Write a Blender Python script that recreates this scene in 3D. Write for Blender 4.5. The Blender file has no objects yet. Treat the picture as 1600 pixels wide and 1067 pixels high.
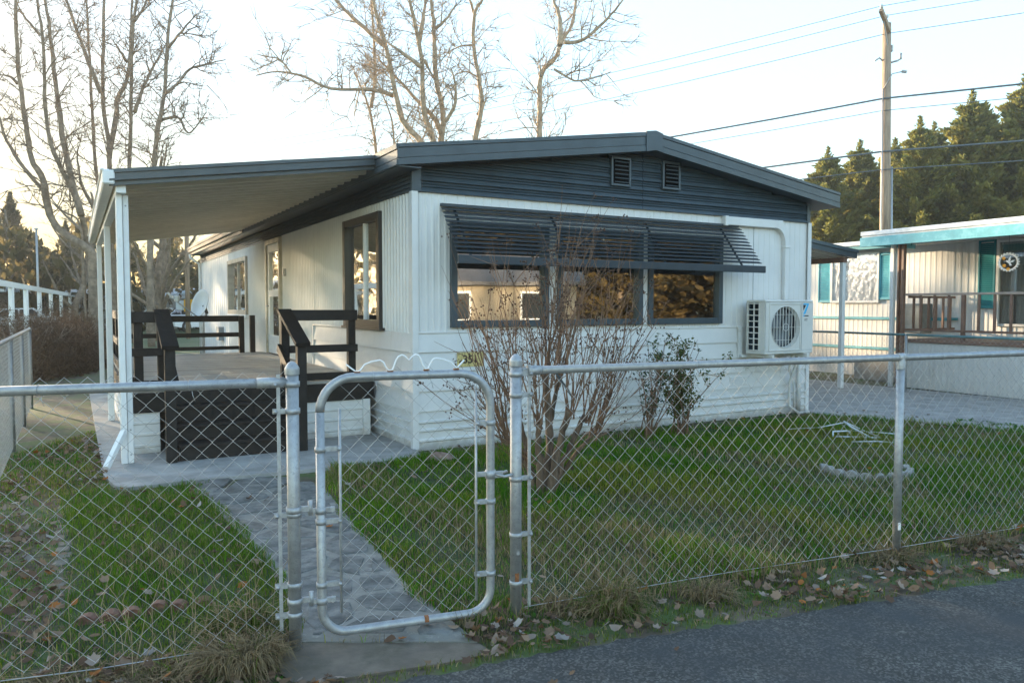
import bpy, math, random
import numpy as np
from mathutils import Vector, Matrix

random.seed(11)
np.random.seed(11)
R = math.radians
scn = bpy.context.scene

# ------------------------------------------------------------------ camera
cam_d = bpy.data.cameras.new('camera')
cam = bpy.data.objects.new('camera', cam_d)
scn.collection.objects.link(cam)
cam.location = (0, 0, 1.55)
cam.rotation_euler = (R(90) - 0.0465, 0, 0)
cam_d.sensor_width = 36.0
cam_d.lens = 36.0 * 1187.2 / 1600.0
cam_d.clip_start = 0.05
cam_d.clip_end = 2000
scn.camera = cam

# ------------------------------------------------------------------ sky, sun, exposure
SUN_AZ, SUN_EL = -49.0, 7.5          # degrees from +Y towards +X, and above the horizon
world = bpy.data.worlds.new('World')
scn.world = world
world.use_nodes = True
wn = world.node_tree
wn.nodes.clear()
sky_n = wn.nodes.new('ShaderNodeTexSky')
sky_n.sky_type = 'NISHITA'
sky_n.sun_disc = False
sky_n.sun_elevation = R(SUN_EL)
sky_n.sun_rotation = R(SUN_AZ)
sky_n.air_density = 1.0
sky_n.dust_density = 0.5
sky_n.ozone_density = 1.25
bg = wn.nodes.new('ShaderNodeBackground')
bg.inputs['Strength'].default_value = 0.15
wo = wn.nodes.new('ShaderNodeOutputWorld')
wn.links.new(sky_n.outputs[0], bg.inputs[0])
wn.links.new(bg.outputs[0], wo.inputs[0])

sun_d = bpy.data.lights.new('sun', 'SUN')
sun_d.energy = 3.1
sun_d.angle = R(0.6)
sun_d.color = (1.0, 0.77, 0.50)
sun = bpy.data.objects.new('sun', sun_d)
scn.collection.objects.link(sun)
_sd = Vector((math.sin(R(SUN_AZ)) * math.cos(R(SUN_EL)), math.cos(R(SUN_AZ)) * math.cos(R(SUN_EL)), math.sin(R(SUN_EL))))
sun.rotation_euler = _sd.to_track_quat('Z', 'Y').to_euler()
sun.location = _sd * 80

scn.view_settings.view_transform = 'Standard'
scn.view_settings.look = 'None'
scn.view_settings.gamma = 1.0
scn.view_settings.use_curve_mapping = False
scn.view_settings.exposure = 2.65
try:
    scn.cycles.use_denoising = True
    scn.cycles.sample_clamp_direct = 0.225
    scn.cycles.max_bounces = 8
    scn.cycles.transparent_max_bounces = 12
except Exception:
    pass

# ------------------------------------------------------------------ frames of reference (metres)
TH = 0.5222                                   # the home's yaw
HO = Vector((-1.0365, 8.0634, 0))             # its near corner
EU = Vector((math.cos(TH), math.sin(TH), 0))  # along the gable front
EV = Vector((-math.sin(TH), math.cos(TH), 0)) # along the long side
HW, HL = 6.18, 15.5                           # width, length
ZW = 2.756                                    # top of the white wall
def loc(u, v, z=0.0):
    return HO + EU * u + EV * v + Vector((0, 0, z))
def to_local(x, y):
    dx, dy = x - HO.x, y - HO.y
    return dx * EU.x + dy * EU.y, dx * EV.x + dy * EV.y
FA = Vector((-0.977, 3.364, 0))               # gate posts
FB = Vector((0.019, 3.717, 0))
FC = Vector((2.389, 4.660, 0))                # line post

HAZE = 0.0012                                 # density of the haze added for the sun glow

# ------------------------------------------------------------------ object helpers
col = scn.collection
def link(o, parent=None):
    col.objects.link(o)
    if parent is not None:
        o.parent = parent
    return o
def tag(o, label=None, cat=None, group=None, kind=None):
    if label: o['label'] = label
    if cat: o['category'] = cat
    if group: o['group'] = group
    if kind: o['kind'] = kind
    return o
def thing(name, label, cat, at=(0, 0, 0), rz=0.0, group=None):
    o = bpy.data.objects.new(name, None)
    o.empty_display_size = 0.2
    link(o)
    o.location = at
    o.rotation_euler = (0, 0, rz)
    return tag(o, label, cat, group)
def copy_tree(o, parent=None):
    c = o.copy()
    link(c, parent)
    for ch in list(o.children):
        copy_tree(ch, c)
    return c

class MB:
    """collects shapes, builds one mesh object"""
    def __init__(s):
        s.v, s.f, s.sm = [], [], []
    def add(s, vs, fs, smooth=False):
        b = len(s.v)
        s.v.extend([tuple(p) for p in vs])
        for f in fs:
            s.f.append(tuple(i + b for i in f))
            s.sm.append(smooth)
        return s
    def box(s, x0, x1, y0, y1, z0, z1):
        vs = [(x0, y0, z0), (x1, y0, z0), (x1, y1, z0), (x0, y1, z0), (x0, y0, z1), (x1, y0, z1), (x1, y1, z1), (x0, y1, z1)]
        return s.add(vs, [(3, 2, 1, 0), (4, 5, 6, 7), (0, 1, 5, 4), (1, 2, 6, 5), (2, 3, 7, 6), (3, 0, 4, 7)])
    def cbox(s, x0, x1, y0, y1, z0, z1, c=0.004):
        """box with chamfered edges"""
        if x0 > x1: x0, x1 = x1, x0
        if y0 > y1: y0, y1 = y1, y0
        if z0 > z1: z0, z1 = z1, z0
        c = min(c, (x1 - x0) * .45, (y1 - y0) * .45, (z1 - z0) * .45)
        X, Y, Z = (x0, x1), (y0, y1), (z0, z1)
        vs, idx = [], {}
        for i in (0, 1):
            for j in (0, 1):
                for k in (0, 1):
                    sx, sy, sz = (c if i == 0 else -c), (c if j == 0 else -c), (c if k == 0 else -c)
                    idx[i, j, k, 'x'] = len(vs); vs.append((X[i], Y[j] + sy, Z[k] + sz))
                    idx[i, j, k, 'y'] = len(vs); vs.append((X[i] + sx, Y[j], Z[k] + sz))
                    idx[i, j, k, 'z'] = len(vs); vs.append((X[i] + sx, Y[j] + sy, Z[k]))
        fs = []
        q = lambda a, *p: tuple(idx[t + (a,)] for t in p)
        fs.append(q('x', (0, 0, 0), (0, 0, 1), (0, 1, 1), (0, 1, 0))); fs.append(q('x', (1, 0, 0), (1, 1, 0), (1, 1, 1), (1, 0, 1)))
        fs.append(q('y', (0, 0, 0), (1, 0, 0), (1, 0, 1), (0, 0, 1))); fs.append(q('y', (0, 1, 0), (0, 1, 1), (1, 1, 1), (1, 1, 0)))
        fs.append(q('z', (0, 0, 0), (0, 1, 0), (1, 1, 0), (1, 0, 0))); fs.append(q('z', (0, 0, 1), (1, 0, 1), (1, 1, 1), (0, 1, 1)))
        for i in (0, 1):
            for j in (0, 1):
                a = (idx[i, j, 0, 'x'], idx[i, j, 1, 'x'], idx[i, j, 1, 'y'], idx[i, j, 0, 'y']); fs.append(a if (i + j) % 2 else a[::-1])
                a = (idx[i, 0, j, 'x'], idx[i, 1, j, 'x'], idx[i, 1, j, 'z'], idx[i, 0, j, 'z']); fs.append(a if (i + j) % 2 == 0 else a[::-1])
                a = (idx[0, i, j, 'y'], idx[1, i, j, 'y'], idx[1, i, j, 'z'], idx[0, i, j, 'z']); fs.append(a if (i + j) % 2 else a[::-1])
        for i in (0, 1):
            for j in (0, 1):
                for k in (0, 1):
                    a = (idx[i, j, k, 'x'], idx[i, j, k, 'y'], idx[i, j, k, 'z']); fs.append(a if (i + j + k) % 2 == 0 else a[::-1])
        return s.add(vs, fs)
    def bar(s, p, q, w, h, up=(0, 0, 1)):
        """rectangular bar from p to q: w across, h along up"""
        p, q = Vector(p), Vector(q); d = (q - p).normalized(); up = Vector(up)
        x = d.cross(up).normalized(); u = x.cross(d).normalized()
        vs = []
        for c in (p, q):
            for a, b in ((-1, -1), (1, -1), (1, 1), (-1, 1)):
                vs.append(c + x * (a * w / 2) + u * (b * h / 2))
        return s.add(vs, [(3, 2, 1, 0), (4, 5, 6, 7), (0, 1, 5, 4), (1, 2, 6, 5), (2, 3, 7, 6), (3, 0, 4, 7)])
    def prism(s, pts, y0, y1, axis='y'):
        """polygon (a,b) extruded: axis y -> (a,y,b); axis z -> (a,b,z); axis x -> (x,a,b)"""
        n = len(pts)
        f = {'y': lambda a, b, t: (a, t, b), 'z': lambda a, b, t: (a, b, t), 'x': lambda a, b, t: (t, a, b)}[axis]
        vs = [f(a, b, y0) for a, b in pts] + [f(a, b, y1) for a, b in pts]
        fs = [tuple(range(n - 1, -1, -1)), tuple(range(n, 2 * n))] + [(i, (i + 1) % n, n + (i + 1) % n, n + i) for i in range(n)]
        return s.add(vs, fs)
    def tube(s, pts, r, n=8, smooth=True, caps=True):
        pts = [Vector(p) for p in pts]
        rs = list(r) if hasattr(r, '__len__') else [r] * len(pts)
        t0 = (pts[1] - pts[0]).normalized()
        a = Vector((0, 0, 1)) if abs(t0.z) < .9 else Vector((1, 0, 0))
        x = t0.cross(a).normalized()
        vs = []
        for i, p in enumerate(pts):
            t = (pts[min(i + 1, len(pts) - 1)] - pts[max(i - 1, 0)])
            t = t.normalized() if t.length > 1e-9 else t0
            x = (x - t * x.dot(t))
            x = x.normalized() if x.length > 1e-6 else t.orthogonal().normalized()
            y = t.cross(x)
            for k in range(n):
                an = 2 * math.pi * k / n
                vs.append(p + (x * math.cos(an) + y * math.sin(an)) * rs[i])
        fs = []
        for i in range(len(pts) - 1):
            for k in range(n):
                fs.append((i * n + k, i * n + (k + 1) % n, (i + 1) * n + (k + 1) % n, (i + 1) * n + k))
        s.add(vs, fs, smooth)
        if caps:
            b = len(s.v) - len(vs)
            s.f.append(tuple(b + k for k in range(n - 1, -1, -1))); s.sm.append(False)
            e = b + (len(pts) - 1) * n
            s.f.append(tuple(e + k for k in range(n))); s.sm.append(False)
        return s
    def lathe(s, prof, c=(0, 0, 0), n=16, smooth=True):
        """profile [(r,z)] round the vertical through c"""
        vs = []
        for r, z in prof:
            for k in range(n):
                an = 2 * math.pi * k / n
                vs.append((c[0] + r * math.cos(an), c[1] + r * math.sin(an), c[2] + z))
        fs = [(i * n + k, i * n + (k + 1) % n, (i + 1) * n + (k + 1) % n, (i + 1) * n + k) for i in range(len(prof) - 1) for k in range(n)]
        return s.add(vs, fs, smooth)
    def sheet(s, prof, p0, p1, fn):
        """open profile points run between parameters p0 and p1; fn(point, t) gives xyz"""
        n = len(prof)
        vs = [fn(a, p0) for a in prof] + [fn(a, p1) for a in prof]
        return s.add(vs, [(i, i + 1, n + i + 1, n + i) for i in range(n - 1)])
    def xf(s, m):
        s.v = [tuple(m @ Vector(p)) for p in s.v]
        return s
    def mesh(s, name, mat):
        me = bpy.data.meshes.new(name)
        me.from_pydata(s.v, [], s.f)
        me.polygons.foreach_set('use_smooth', s.sm)
        me.materials.append(mat)
        me.update()
        return me
    def build(s, name, mat, parent=None):
        return link(bpy.data.objects.new(name, s.mesh(name, mat)), parent)

def raw_mesh(name, V, F, mat, cols=None, smooth=False):
    """numpy verts (n,3) and triangles (m,3), optional per-vertex colours"""
    me = bpy.data.meshes.new(name)
    V = np.asarray(V, np.float32); F = np.asarray(F, np.int32)
    k = F.shape[1]
    me.vertices.add(len(V)); me.vertices.foreach_set('co', V.ravel())
    me.loops.add(F.size); me.loops.foreach_set('vertex_index', F.ravel())
    me.polygons.add(len(F)); me.polygons.foreach_set('loop_start', np.arange(0, F.size, k, dtype=np.int32))
    me.update(calc_edges=True)
    if smooth:
        me.polygons.foreach_set('use_smooth', np.ones(len(F), bool))
    if cols is not None:
        at = me.color_attributes.new('Col', 'FLOAT_COLOR', 'POINT')
        c4 = np.ones((len(V), 4), np.float32); c4[:, :3] = cols
        at.data.foreach_set('color', c4.ravel())
    me.materials.append(mat)
    return me

# ------------------------------------------------------------------ materials
def mat(name, color, rough=0.6, metal=0.0, var=0.12, scale=6.0, bump=0.0, bscale=60.0, stretch=(1, 1, 1), color2=None, spec=0.5, coat=0.0, detail=6.0):
    m = bpy.data.materials.new(name); m.use_nodes = True
    nt = m.node_tree; n = nt.nodes; L = nt.links
    b = n['Principled BSDF']
    b.inputs['Roughness'].default_value = rough; b.inputs['Metallic'].default_value = metal
    b.inputs['Specular IOR Level'].default_value = spec
    if coat: b.inputs['Coat Weight'].default_value = coat
    tc = n.new('ShaderNodeTexCoord'); mp = n.new('ShaderNodeMapping'); mp.inputs['Scale'].default_value = stretch
    L.new(tc.outputs['Object'], mp.inputs[0])
    nz = n.new('ShaderNodeTexNoise'); nz.inputs['Scale'].default_value = scale; nz.inputs['Detail'].default_value = detail; nz.inputs['Roughness'].default_value = 0.62
    L.new(mp.outputs[0], nz.inputs[0])
    cr = n.new('ShaderNodeValToRGB')
    c2 = color2 or tuple(max(0, c * (1 - 2.2 * var)) for c in color)
    hi = color if color2 else tuple(min(1, c * (1 + var)) for c in color)
    cr.color_ramp.elements[0].position = 0.34; cr.color_ramp.elements[0].color = (*c2, 1)
    cr.color_ramp.elements[1].position = 0.66; cr.color_ramp.elements[1].color = (*hi, 1)
    L.new(nz.outputs[0], cr.inputs[0]); L.new(cr.outputs[0], b.inputs['Base Color'])
    if bump:
        nb = n.new('ShaderNodeTexNoise'); nb.inputs['Scale'].default_value = bscale; nb.inputs['Detail'].default_value = 5
        L.new(mp.outputs[0], nb.inputs[0])
        bp = n.new('ShaderNodeBump'); bp.inputs['Strength'].default_value = bump; bp.inputs['Distance'].default_value = 0.01
        L.new(nb.outputs[0], bp.inputs['Height']); L.new(bp.outputs[0], b.inputs['Normal'])
    m['bsdf'] = b.name
    return m

def mix_in(m, color, scale, lo, hi, stretch=(1, 1, 1), musgrave=False, rough=None):
    """lay a second noise-shaped tone (dirt, stain, moss) over a material's colour"""
    nt = m.node_tree; n = nt.nodes; L = nt.links; b = n['Principled BSDF']
    src = b.inputs['Base Color'].links[0].from_socket
    tc = n.new('ShaderNodeTexCoord'); mp = n.new('ShaderNodeMapping'); mp.inputs['Scale'].default_value = stretch
    L.new(tc.outputs['Object'], mp.inputs[0])
    nz = n.new('ShaderNodeTexNoise'); nz.inputs['Scale'].default_value = scale; nz.inputs['Detail'].default_value = 8; nz.inputs['Roughness'].default_value = .68
    L.new(mp.outputs[0], nz.inputs[0])
    mr = n.new('ShaderNodeMapRange'); mr.inputs[1].default_value = lo; mr.inputs[2].default_value = hi
    L.new(nz.outputs[0], mr.inputs[0])
    mx = n.new('ShaderNodeMixRGB'); mx.inputs[2].default_value = (*color, 1)
    L.new(mr.outputs[0], mx.inputs[0]); L.new(src, mx.inputs[1]); L.new(mx.outputs[0], b.inputs['Base Color'])
    return m

def leaf_mat(name, trans=0.35, rough=0.65, tint=(1, 1, 1)):
    """thin leaf: colour from the mesh's own per-leaf attribute"""
    m = bpy.data.materials.new(name); m.use_nodes = True
    n = m.node_tree.nodes; L = m.node_tree.links
    b = n['Principled BSDF']; b.inputs['Roughness'].default_value = rough; b.inputs['Specular IOR Level'].default_value = 0.12
    at = n.new('ShaderNodeAttribute'); at.attribute_name = 'Col'
    mx = n.new('ShaderNodeMixRGB'); mx.blend_type = 'MULTIPLY'; mx.inputs[0].default_value = 1; mx.inputs[2].default_value = (*tint, 1)
    L.new(at.outputs[0], mx.inputs[1]); L.new(mx.outputs[0], b.inputs['Base Color'])
    t = n.new('ShaderNodeBsdfTranslucent'); L.new(mx.outputs[0], t.inputs[0])
    ms = n.new('ShaderNodeMixShader'); ms.inputs[0].default_value = trans
    L.new(b.outputs[0], ms.inputs[1]); L.new(t.outputs[0], ms.inputs[2])
    L.new(ms.outputs[0], n['Material Output'].inputs[0])
    return m

def glass_mat(name, refl=0.28, tint=(.9, .93, .92)):
    m = bpy.data.materials.new(name); m.use_nodes = True
    n = m.node_tree.nodes; L = m.node_tree.links
    n.remove(n['Principled BSDF'])
    g = n.new('ShaderNodeBsdfGlossy'); g.inputs['Roughness'].default_value = 0.015; g.inputs['Color'].default_value = (.95, .96, .96, 1)
    t = n.new('ShaderNodeBsdfTransparent'); t.inputs[0].default_value = (*tint, 1)
    fr = n.new('ShaderNodeFresnel'); fr.inputs[0].default_value = 1.5
    ma = n.new('ShaderNodeMath'); ma.operation = 'MULTIPLY_ADD'; ma.inputs[1].default_value = 1.6; ma.inputs[2].default_value = refl - .07; ma.use_clamp = True
    L.new(fr.outputs[0], ma.inputs[0])
    # slight waviness of the sheet
    tc = n.new('ShaderNodeTexCoord'); nz = n.new('ShaderNodeTexNoise'); nz.inputs['Scale'].default_value = 1.7
    L.new(tc.outputs['Object'], nz.inputs[0])
    bp = n.new('ShaderNodeBump'); bp.inputs['Strength'].default_value = .07; bp.inputs['Distance'].default_value = .012
    L.new(nz.outputs[0], bp.inputs['Height']); L.new(bp.outputs[0], g.inputs['Normal'])
    ms = n.new('ShaderNodeMixShader')
    L.new(ma.outputs[0], ms.inputs[0]); L.new(t.outputs[0], ms.inputs[1]); L.new(g.outputs[0], ms.inputs[2])
    L.new(ms.outputs[0], n['Material Output'].inputs[0])
    return m

M = {}
M['white'] = mix_in(mat('white_siding_paint', (.66, .655, .635), .42, var=.03, scale=3, bump=.02, bscale=90), (.50, .48, .44), 2.6, .60, .86, (1, 1, .22))
M['skirt'] = mix_in(mat('white_skirting_paint', (.63, .635, .62), .5, var=.04, scale=5, bump=.04, bscale=40), (.42, .39, .33), 3.5, .58, .82, (.5, .5, 1.3))
def splash(m, color, h):
    n = m.node_tree.nodes; L = m.node_tree.links; b = n['Principled BSDF']; src = b.inputs['Base Color'].links[0].from_socket
    tc = n.new('ShaderNodeTexCoord'); sp = n.new('ShaderNodeSeparateXYZ'); L.new(tc.outputs['Object'], sp.inputs[0])
    nz = n.new('ShaderNodeTexNoise'); nz.inputs['Scale'].default_value = 7; nz.inputs['Detail'].default_value = 8; nz.inputs['Roughness'].default_value = .7; L.new(tc.outputs['Object'], nz.inputs[0])
    a = n.new('ShaderNodeMath'); a.operation = 'MULTIPLY_ADD'; a.inputs[1].default_value = h * 2.6; a.inputs[2].default_value = -h * .75; L.new(nz.outputs[0], a.inputs[0])
    mr = n.new('ShaderNodeMapRange'); mr.inputs[3].default_value = .75; mr.inputs[4].default_value = 0; mr.inputs[1].default_value = 0.0
    L.new(a.outputs[0], mr.inputs[2]); L.new(sp.outputs['Z'], mr.inputs[0])
    mx = n.new('ShaderNodeMixRGB'); mx.inputs[2].default_value = (*color, 1); L.new(mr.outputs[0], mx.inputs[0]); L.new(src, mx.inputs[1]); L.new(mx.outputs[0], b.inputs['Base Color'])
splash(M['skirt'], (.27, .22, .16), .20)
M['trim'] = mix_in(mat('charcoal_blue_paint', (.042, .061, .074), .42, var=.10, scale=4, bump=.03, bscale=50), (.075, .088, .092), 9, .60, .80, (.3, .3, 3))
M['awning'] = mat('navy_awning_enamel', (.020, .032, .043), .42, var=.10, scale=8, bump=.02)
M['black'] = mix_in(mat('black_deck_stain', (.014, .0125, .0115), .62, var=.2, scale=9, bump=.12, bscale=35, stretch=(1, 1, 1), spec=.3), (.032, .028, .025), 14, .60, .80)
M['frame'] = mat('dark_bronze_frame', (.030, .029, .028), .42, var=.1)
M['deckfloor'] = mix_in(mat('worn_grey_deck_paint', (.36, .34, .31), .6, var=.12, scale=5, bump=.1, bscale=40, stretch=(.4, 2, 1)), (.22, .19, .16), 7, .55, .75)
M['postwhite'] = mix_in(mat('white_aluminium_post', (.76, .76, .74), .42, var=.03), (.5, .45, .38), 6, .62, .85, (1, 1, .4))
M['coverunder'] = mix_in(mat('cream_pan_sheet', (.62, .57, .46), .45, var=.05, scale=2), (.46, .41, .32), 1.8, .55, .8)
M['coveredge'] = mat('dark_grey_gutter', (.042, .056, .066), .36, var=.08)
M['galv'] = mix_in(mat('galvanised_steel', (.38, .39, .395), .5, metal=.6, var=.10, scale=30, bump=.015, bscale=180), (.25, .255, .26), 60, .48, .68)
M['galvdull'] = mix_in(mat('dull_galvanised_steel', (.40, .41, .415), .55, metal=.6, var=.12, scale=40, bump=.03, bscale=160), (.30, .22, .16), 25, .66, .8)
M['wire'] = mat('galvanised_wire', (.42, .43, .44), .5, metal=.5, var=.1, scale=20)
M['rust'] = mat('rust', (.26, .10, .035), .85, var=.25, scale=60)
M['paintwhite'] = mix_in(mat('chipped_white_enamel', (.78, .78, .77), .4, var=.03), (.35, .18, .10), 60, .66, .75)
M['glass'] = glass_mat('window_glass', .34)
M['glass_plain'] = glass_mat('plain_window_glass', .16)
M['concrete'] = mix_in(mix_in(mat('old_concrete', (.34, .33, .31), .85, var=.12, scale=4, bump=.25, bscale=90), (.20, .19, .17), 2.2, .52, .75), (.44, .42, .39), 30, .6, .8)
M['mortar'] = mix_in(mix_in(mat('path_mortar', (.225, .215, .19), .92, var=.2, scale=8, bump=.5, bscale=50), (.15, .15, .125), 4, .46, .66), (.32, .30, .265), 17, .55, .7)
M['flag'] = mix_in(mix_in(mat('dark_flagstone', (.145, .145, .135), .88, var=.25, scale=7, bump=.5, bscale=60), (.23, .22, .195), 6, .52, .68), (.085, .09, .085), 17, .52, .66)
M['soil'] = mix_in(mix_in(mat('yard_soil', (.105, .080, .052), .95, var=.25, scale=5, bump=.6, bscale=30), (.065, .100, .022), 2.3, .44, .58), (.20, .155, .105), 14, .56, .70)
M['wood'] = mix_in(mat('weathered_pole_wood', (.33, .24, .165), .8, var=.18, scale=4, bump=.3, bscale=20, stretch=(6, 6, .4)), (.17, .12, .085), 3, .5, .7, (5, 5, .3))
M['bark'] = mix_in(mat('grey_brown_bark', (.23, .175, .125), .9, var=.22, scale=5, bump=.5, bscale=14), (.12, .088, .062), 3, .5, .72)
M['bark_pale'] = mix_in(mat('pale_tan_bark', (.36, .27, .18), .85, var=.2, scale=5, bump=.4, bscale=14), (.20, .145, .095), 4, .5, .7)
M['twig'] = mat('twig_bark', (.21, .155, .11), .85, var=.2)
M['myrtle'] = mix_in(mix_in(mat('smooth_cinnamon_bark', (.125, .085, .056), .85, var=.3, scale=14, bump=.5, bscale=40, stretch=(2, 2, .4)), (.22, .16, .11), 12, .54, .68, (2, 2, .25)), (.09, .05, .03), 26, .55, .68, (1, 1, .35))
M['myrtle_twig'] = mat('myrtle_twig_bark', (.19, .108, .062), .75, var=.2, scale=14)
M['pod'] = mat('dry_seed_pod', (.075, .036, .02), .8, var=.3, scale=60)
M['teal'] = mix_in(mat('faded_teal_paint', (.075, .33, .40), .5, var=.08, scale=5), (.17, .44, .50), 5, .52, .72)
M['tealdark'] = mat('teal_shutter_plastic', (.02, .20, .225), .5, var=.08)
M['nwall'] = mix_in(mat('neighbour_white_metal', (.64, .63, .60), .5, var=.04, scale=3), (.45, .42, .37), 3, .58, .8, (1, 1, .3))
M['nrail'] = mat('brown_rail_paint', (.20, .115, .08), .55, var=.12)
M['foil'] = mat('crinkled_foil', (.80, .81, .82), .22, metal=.9, var=.03, bump=.35, bscale=9)
M['aclight'] = mat('ivory_casing_paint', (.62, .61, .57), .45, var=.03, scale=3)
M['acdark'] = mat('dark_coil', (.016, .04, .06), .5, var=.3, scale=30)
M['acgrey'] = mat('grey_fan_plastic', (.13, .145, .155), .5, var=.12, scale=9)
M['logoblue'] = mat('logo_blue', (.02, .42, .75), .4, var=.02)
M['ink'] = mat('black_ink', (.012, .012, .013), .5, var=.05)
M['signyellow'] = mix_in(mat('crackled_yellow_sign', (.62, .50, .20), .6, var=.08, scale=12), (.30, .23, .10), 45, .52, .60, (1, 1, .5))
M['brick'] = mix_in(mat('terracotta_edging', (.22, .100, .064), .9, var=.3, scale=14, bump=.5, bscale=60), (.10, .095, .06), 16, .48, .64)
M['paver'] = mix_in(mat('grey_edging_block', (.29, .28, .26), .88, var=.15, scale=12, bump=.4, bscale=60), (.15, .15, .11), 9, .52, .72)
M['border'] = mix_in(mix_in(mat('mossy_border_stone', (.20, .175, .14), .9, var=.2, scale=9, bump=.4, bscale=50), (.07, .09, .03), 7, .50, .62), (.24, .13, .09), 4, .56, .66)
M['hose'] = mat('pale_hose_plastic', (.55, .60, .62), .5, var=.05)
M['curtain'] = mat('cream_curtain', (.60, .50, .36), .8, var=.08, stretch=(8, 8, .3))
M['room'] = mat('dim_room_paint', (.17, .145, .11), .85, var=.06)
M['chairblue'] = mat('blue_grey_upholstery', (.16, .22, .27), .85, var=.1)
M['flower'] = mat('yellow_petals', (.80, .36, .015), .6, var=.15)
M['stemgreen'] = mat('flower_stems', (.06, .10, .03), .7)
M['dish'] = mat('pale_dish_enamel', (.50, .55, .58), .42, var=.03)
M['carpaint'] = mat('white_car_paint', (.72, .74, .76), .25, coat=.5, var=.02)
M['carglass'] = mat('dark_car_glass', (.02, .024, .028), .08, var=.02)
M['tyre'] = mat('tyre_rubber', (.02, .02, .02), .8)
M['cream'] = mat('cream_house_siding', (.30, .24, .16), .6, var=.05)
M['roofgrey'] = mat('grey_roof_shingle', (.14, .13, .125), .85, var=.15, scale=8)
M['yellow'] = mat('yellow_marker_plastic', (.80, .44, .02), .5, var=.05)
M['cable'] = mat('power_cable', (.10, .12, .13), .6)
M['leaf'] = leaf_mat('leaf_tissue')
M['backlit'] = leaf_mat('backlit_leaf_tissue', .60)
M['needle'] = leaf_mat('conifer_needles', .48)
M['vent_shade'] = mat('vent_shade_black', (.004, .004, .004), 1.0, spec=0.0, var=.05)
M['blade'] = leaf_mat('grass_tissue', .30, .55)
M['dryleaf'] = leaf_mat('dry_leaf_tissue', .15, .8)
# asphalt: speckled aggregate
def asphalt():
    m = mat('asphalt', (.070, .067, .061), .88, var=.12, scale=3, bump=.5, bscale=220)
    n = m.node_tree.nodes; L = m.node_tree.links; b = n['Principled BSDF']
    src = b.inputs['Base Color'].links[0].from_socket
    tc = n.new('ShaderNodeTexCoord'); vo = n.new('ShaderNodeTexVoronoi'); vo.inputs['Scale'].default_value = 105
    L.new(tc.outputs['Object'], vo.inputs[0])
    cr = n.new('ShaderNodeValToRGB'); cr.color_ramp.elements[0].position = .45; cr.color_ramp.elements[0].color = (.40, .40, .40, 1)
    cr.color_ramp.elements[1].position = .95; cr.color_ramp.elements[1].color = (2.4, 2.4, 2.3, 1)
    L.new(vo.outputs['Color'], cr.inputs[0])
    mx = n.new('ShaderNodeMixRGB'); mx.blend_type = 'MULTIPLY'; mx.inputs[0].default_value = .75
    L.new(src, mx.inputs[1]); L.new(cr.outputs[0], mx.inputs[2]); L.new(mx.outputs[0], b.inputs['Base Color'])
    return m
M['asphalt'] = mix_in(mix_in(asphalt(), (.036, .040, .043), 1.3, .46, .66), (.095, .095, .085), 5.0, .60, .80)

# ================================================================== THE SETTING
g = MB(); g.add([(-500, -500, 0), (500, -500, 0), (500, 500, 0), (-500, 500, 0)], [(0, 1, 2, 3)])
tag(g.build('ground', M['soil']), kind='structure', label='brown and mossy yard soil reaching to the horizon')

def slab(name, pts, z0, z1, m, label, ch=0.0):
    b = MB(); b.prism(pts, z0, z1, 'z')
    return tag(b.build(name, m), label=label, kind='structure')
def wob(a, b, n, amp):
    """points from a to b with a ragged edge"""
    a, b = Vector(a), Vector(b); d = (b - a); nrm = Vector((-d.y, d.x)).normalized()
    return [tuple(a + d * (i / n) + nrm * random.uniform(-amp, amp)) for i in range(n)]
# road: edge runs parallel to the front fence
edge = wob((-9, -.4), (-.50, 3.05), 60, .02) + wob((-.50, 3.05), (.17, 3.335), 14, .02) + wob((.17, 3.335), (1.267, 3.70), 20, .02) + wob((1.267, 3.70), (2.909, 4.26), 30, .02) + wob((2.909, 4.26), (14, 8.3), 90, .025) + [(40, 17.8)]
road_pts = edge + [(44, 9.5), (-5, -8.2), (-30, -17.7), (-33, -9.3)]
slab('road', road_pts, -.05, .006, M['asphalt'], 'dark asphalt lane along the front fence')
def road_side(x, y):
    """metres beyond the road edge, towards the yard"""
    ex = [(-9, -.4), (-.5, 3.05), (.17, 3.335), (1.267, 3.70), (2.909, 4.26), (14, 8.3), (40, 17.8)]
    return y - np.interp(x, [p[0] for p in ex], [p[1] for p in ex])

# concrete pad under deck and patio cover (home's own frame)
padl = [(-2.93, 8.4), (-2.93, .2), (-2.86, -.30), (-2.78, -.42), (-2.3, -.40), (-1.3, -.48), (-.40, -.46), (-.08, -.34), (-.015, -.05), (-.015, 8.4)]
pad_w = [tuple(loc(u, v).xy) for u, v in padl]
slab('patio_pad', pad_w, -.03, .032, M['concrete'], 'grey concrete pad in front of the black deck steps')
# driveway beside the home
drvl = [(6.32, 30), (6.32, .3), (6.05, -.35), (6.62, -1.5), (7.0, -2.6), (8.0, -5.2), (9.4, -8.4), (13.2, -7.2), (11.0, -3.2), (10.35, -.9), (10.25, 1.2), (10.1, 30)]
drv_w = [tuple(loc(u, v).xy) for u, v in drvl]
slab('driveway', drv_w[::-1], -.03, .016, M['concrete'], 'pale concrete driveway between the two homes')

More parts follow.
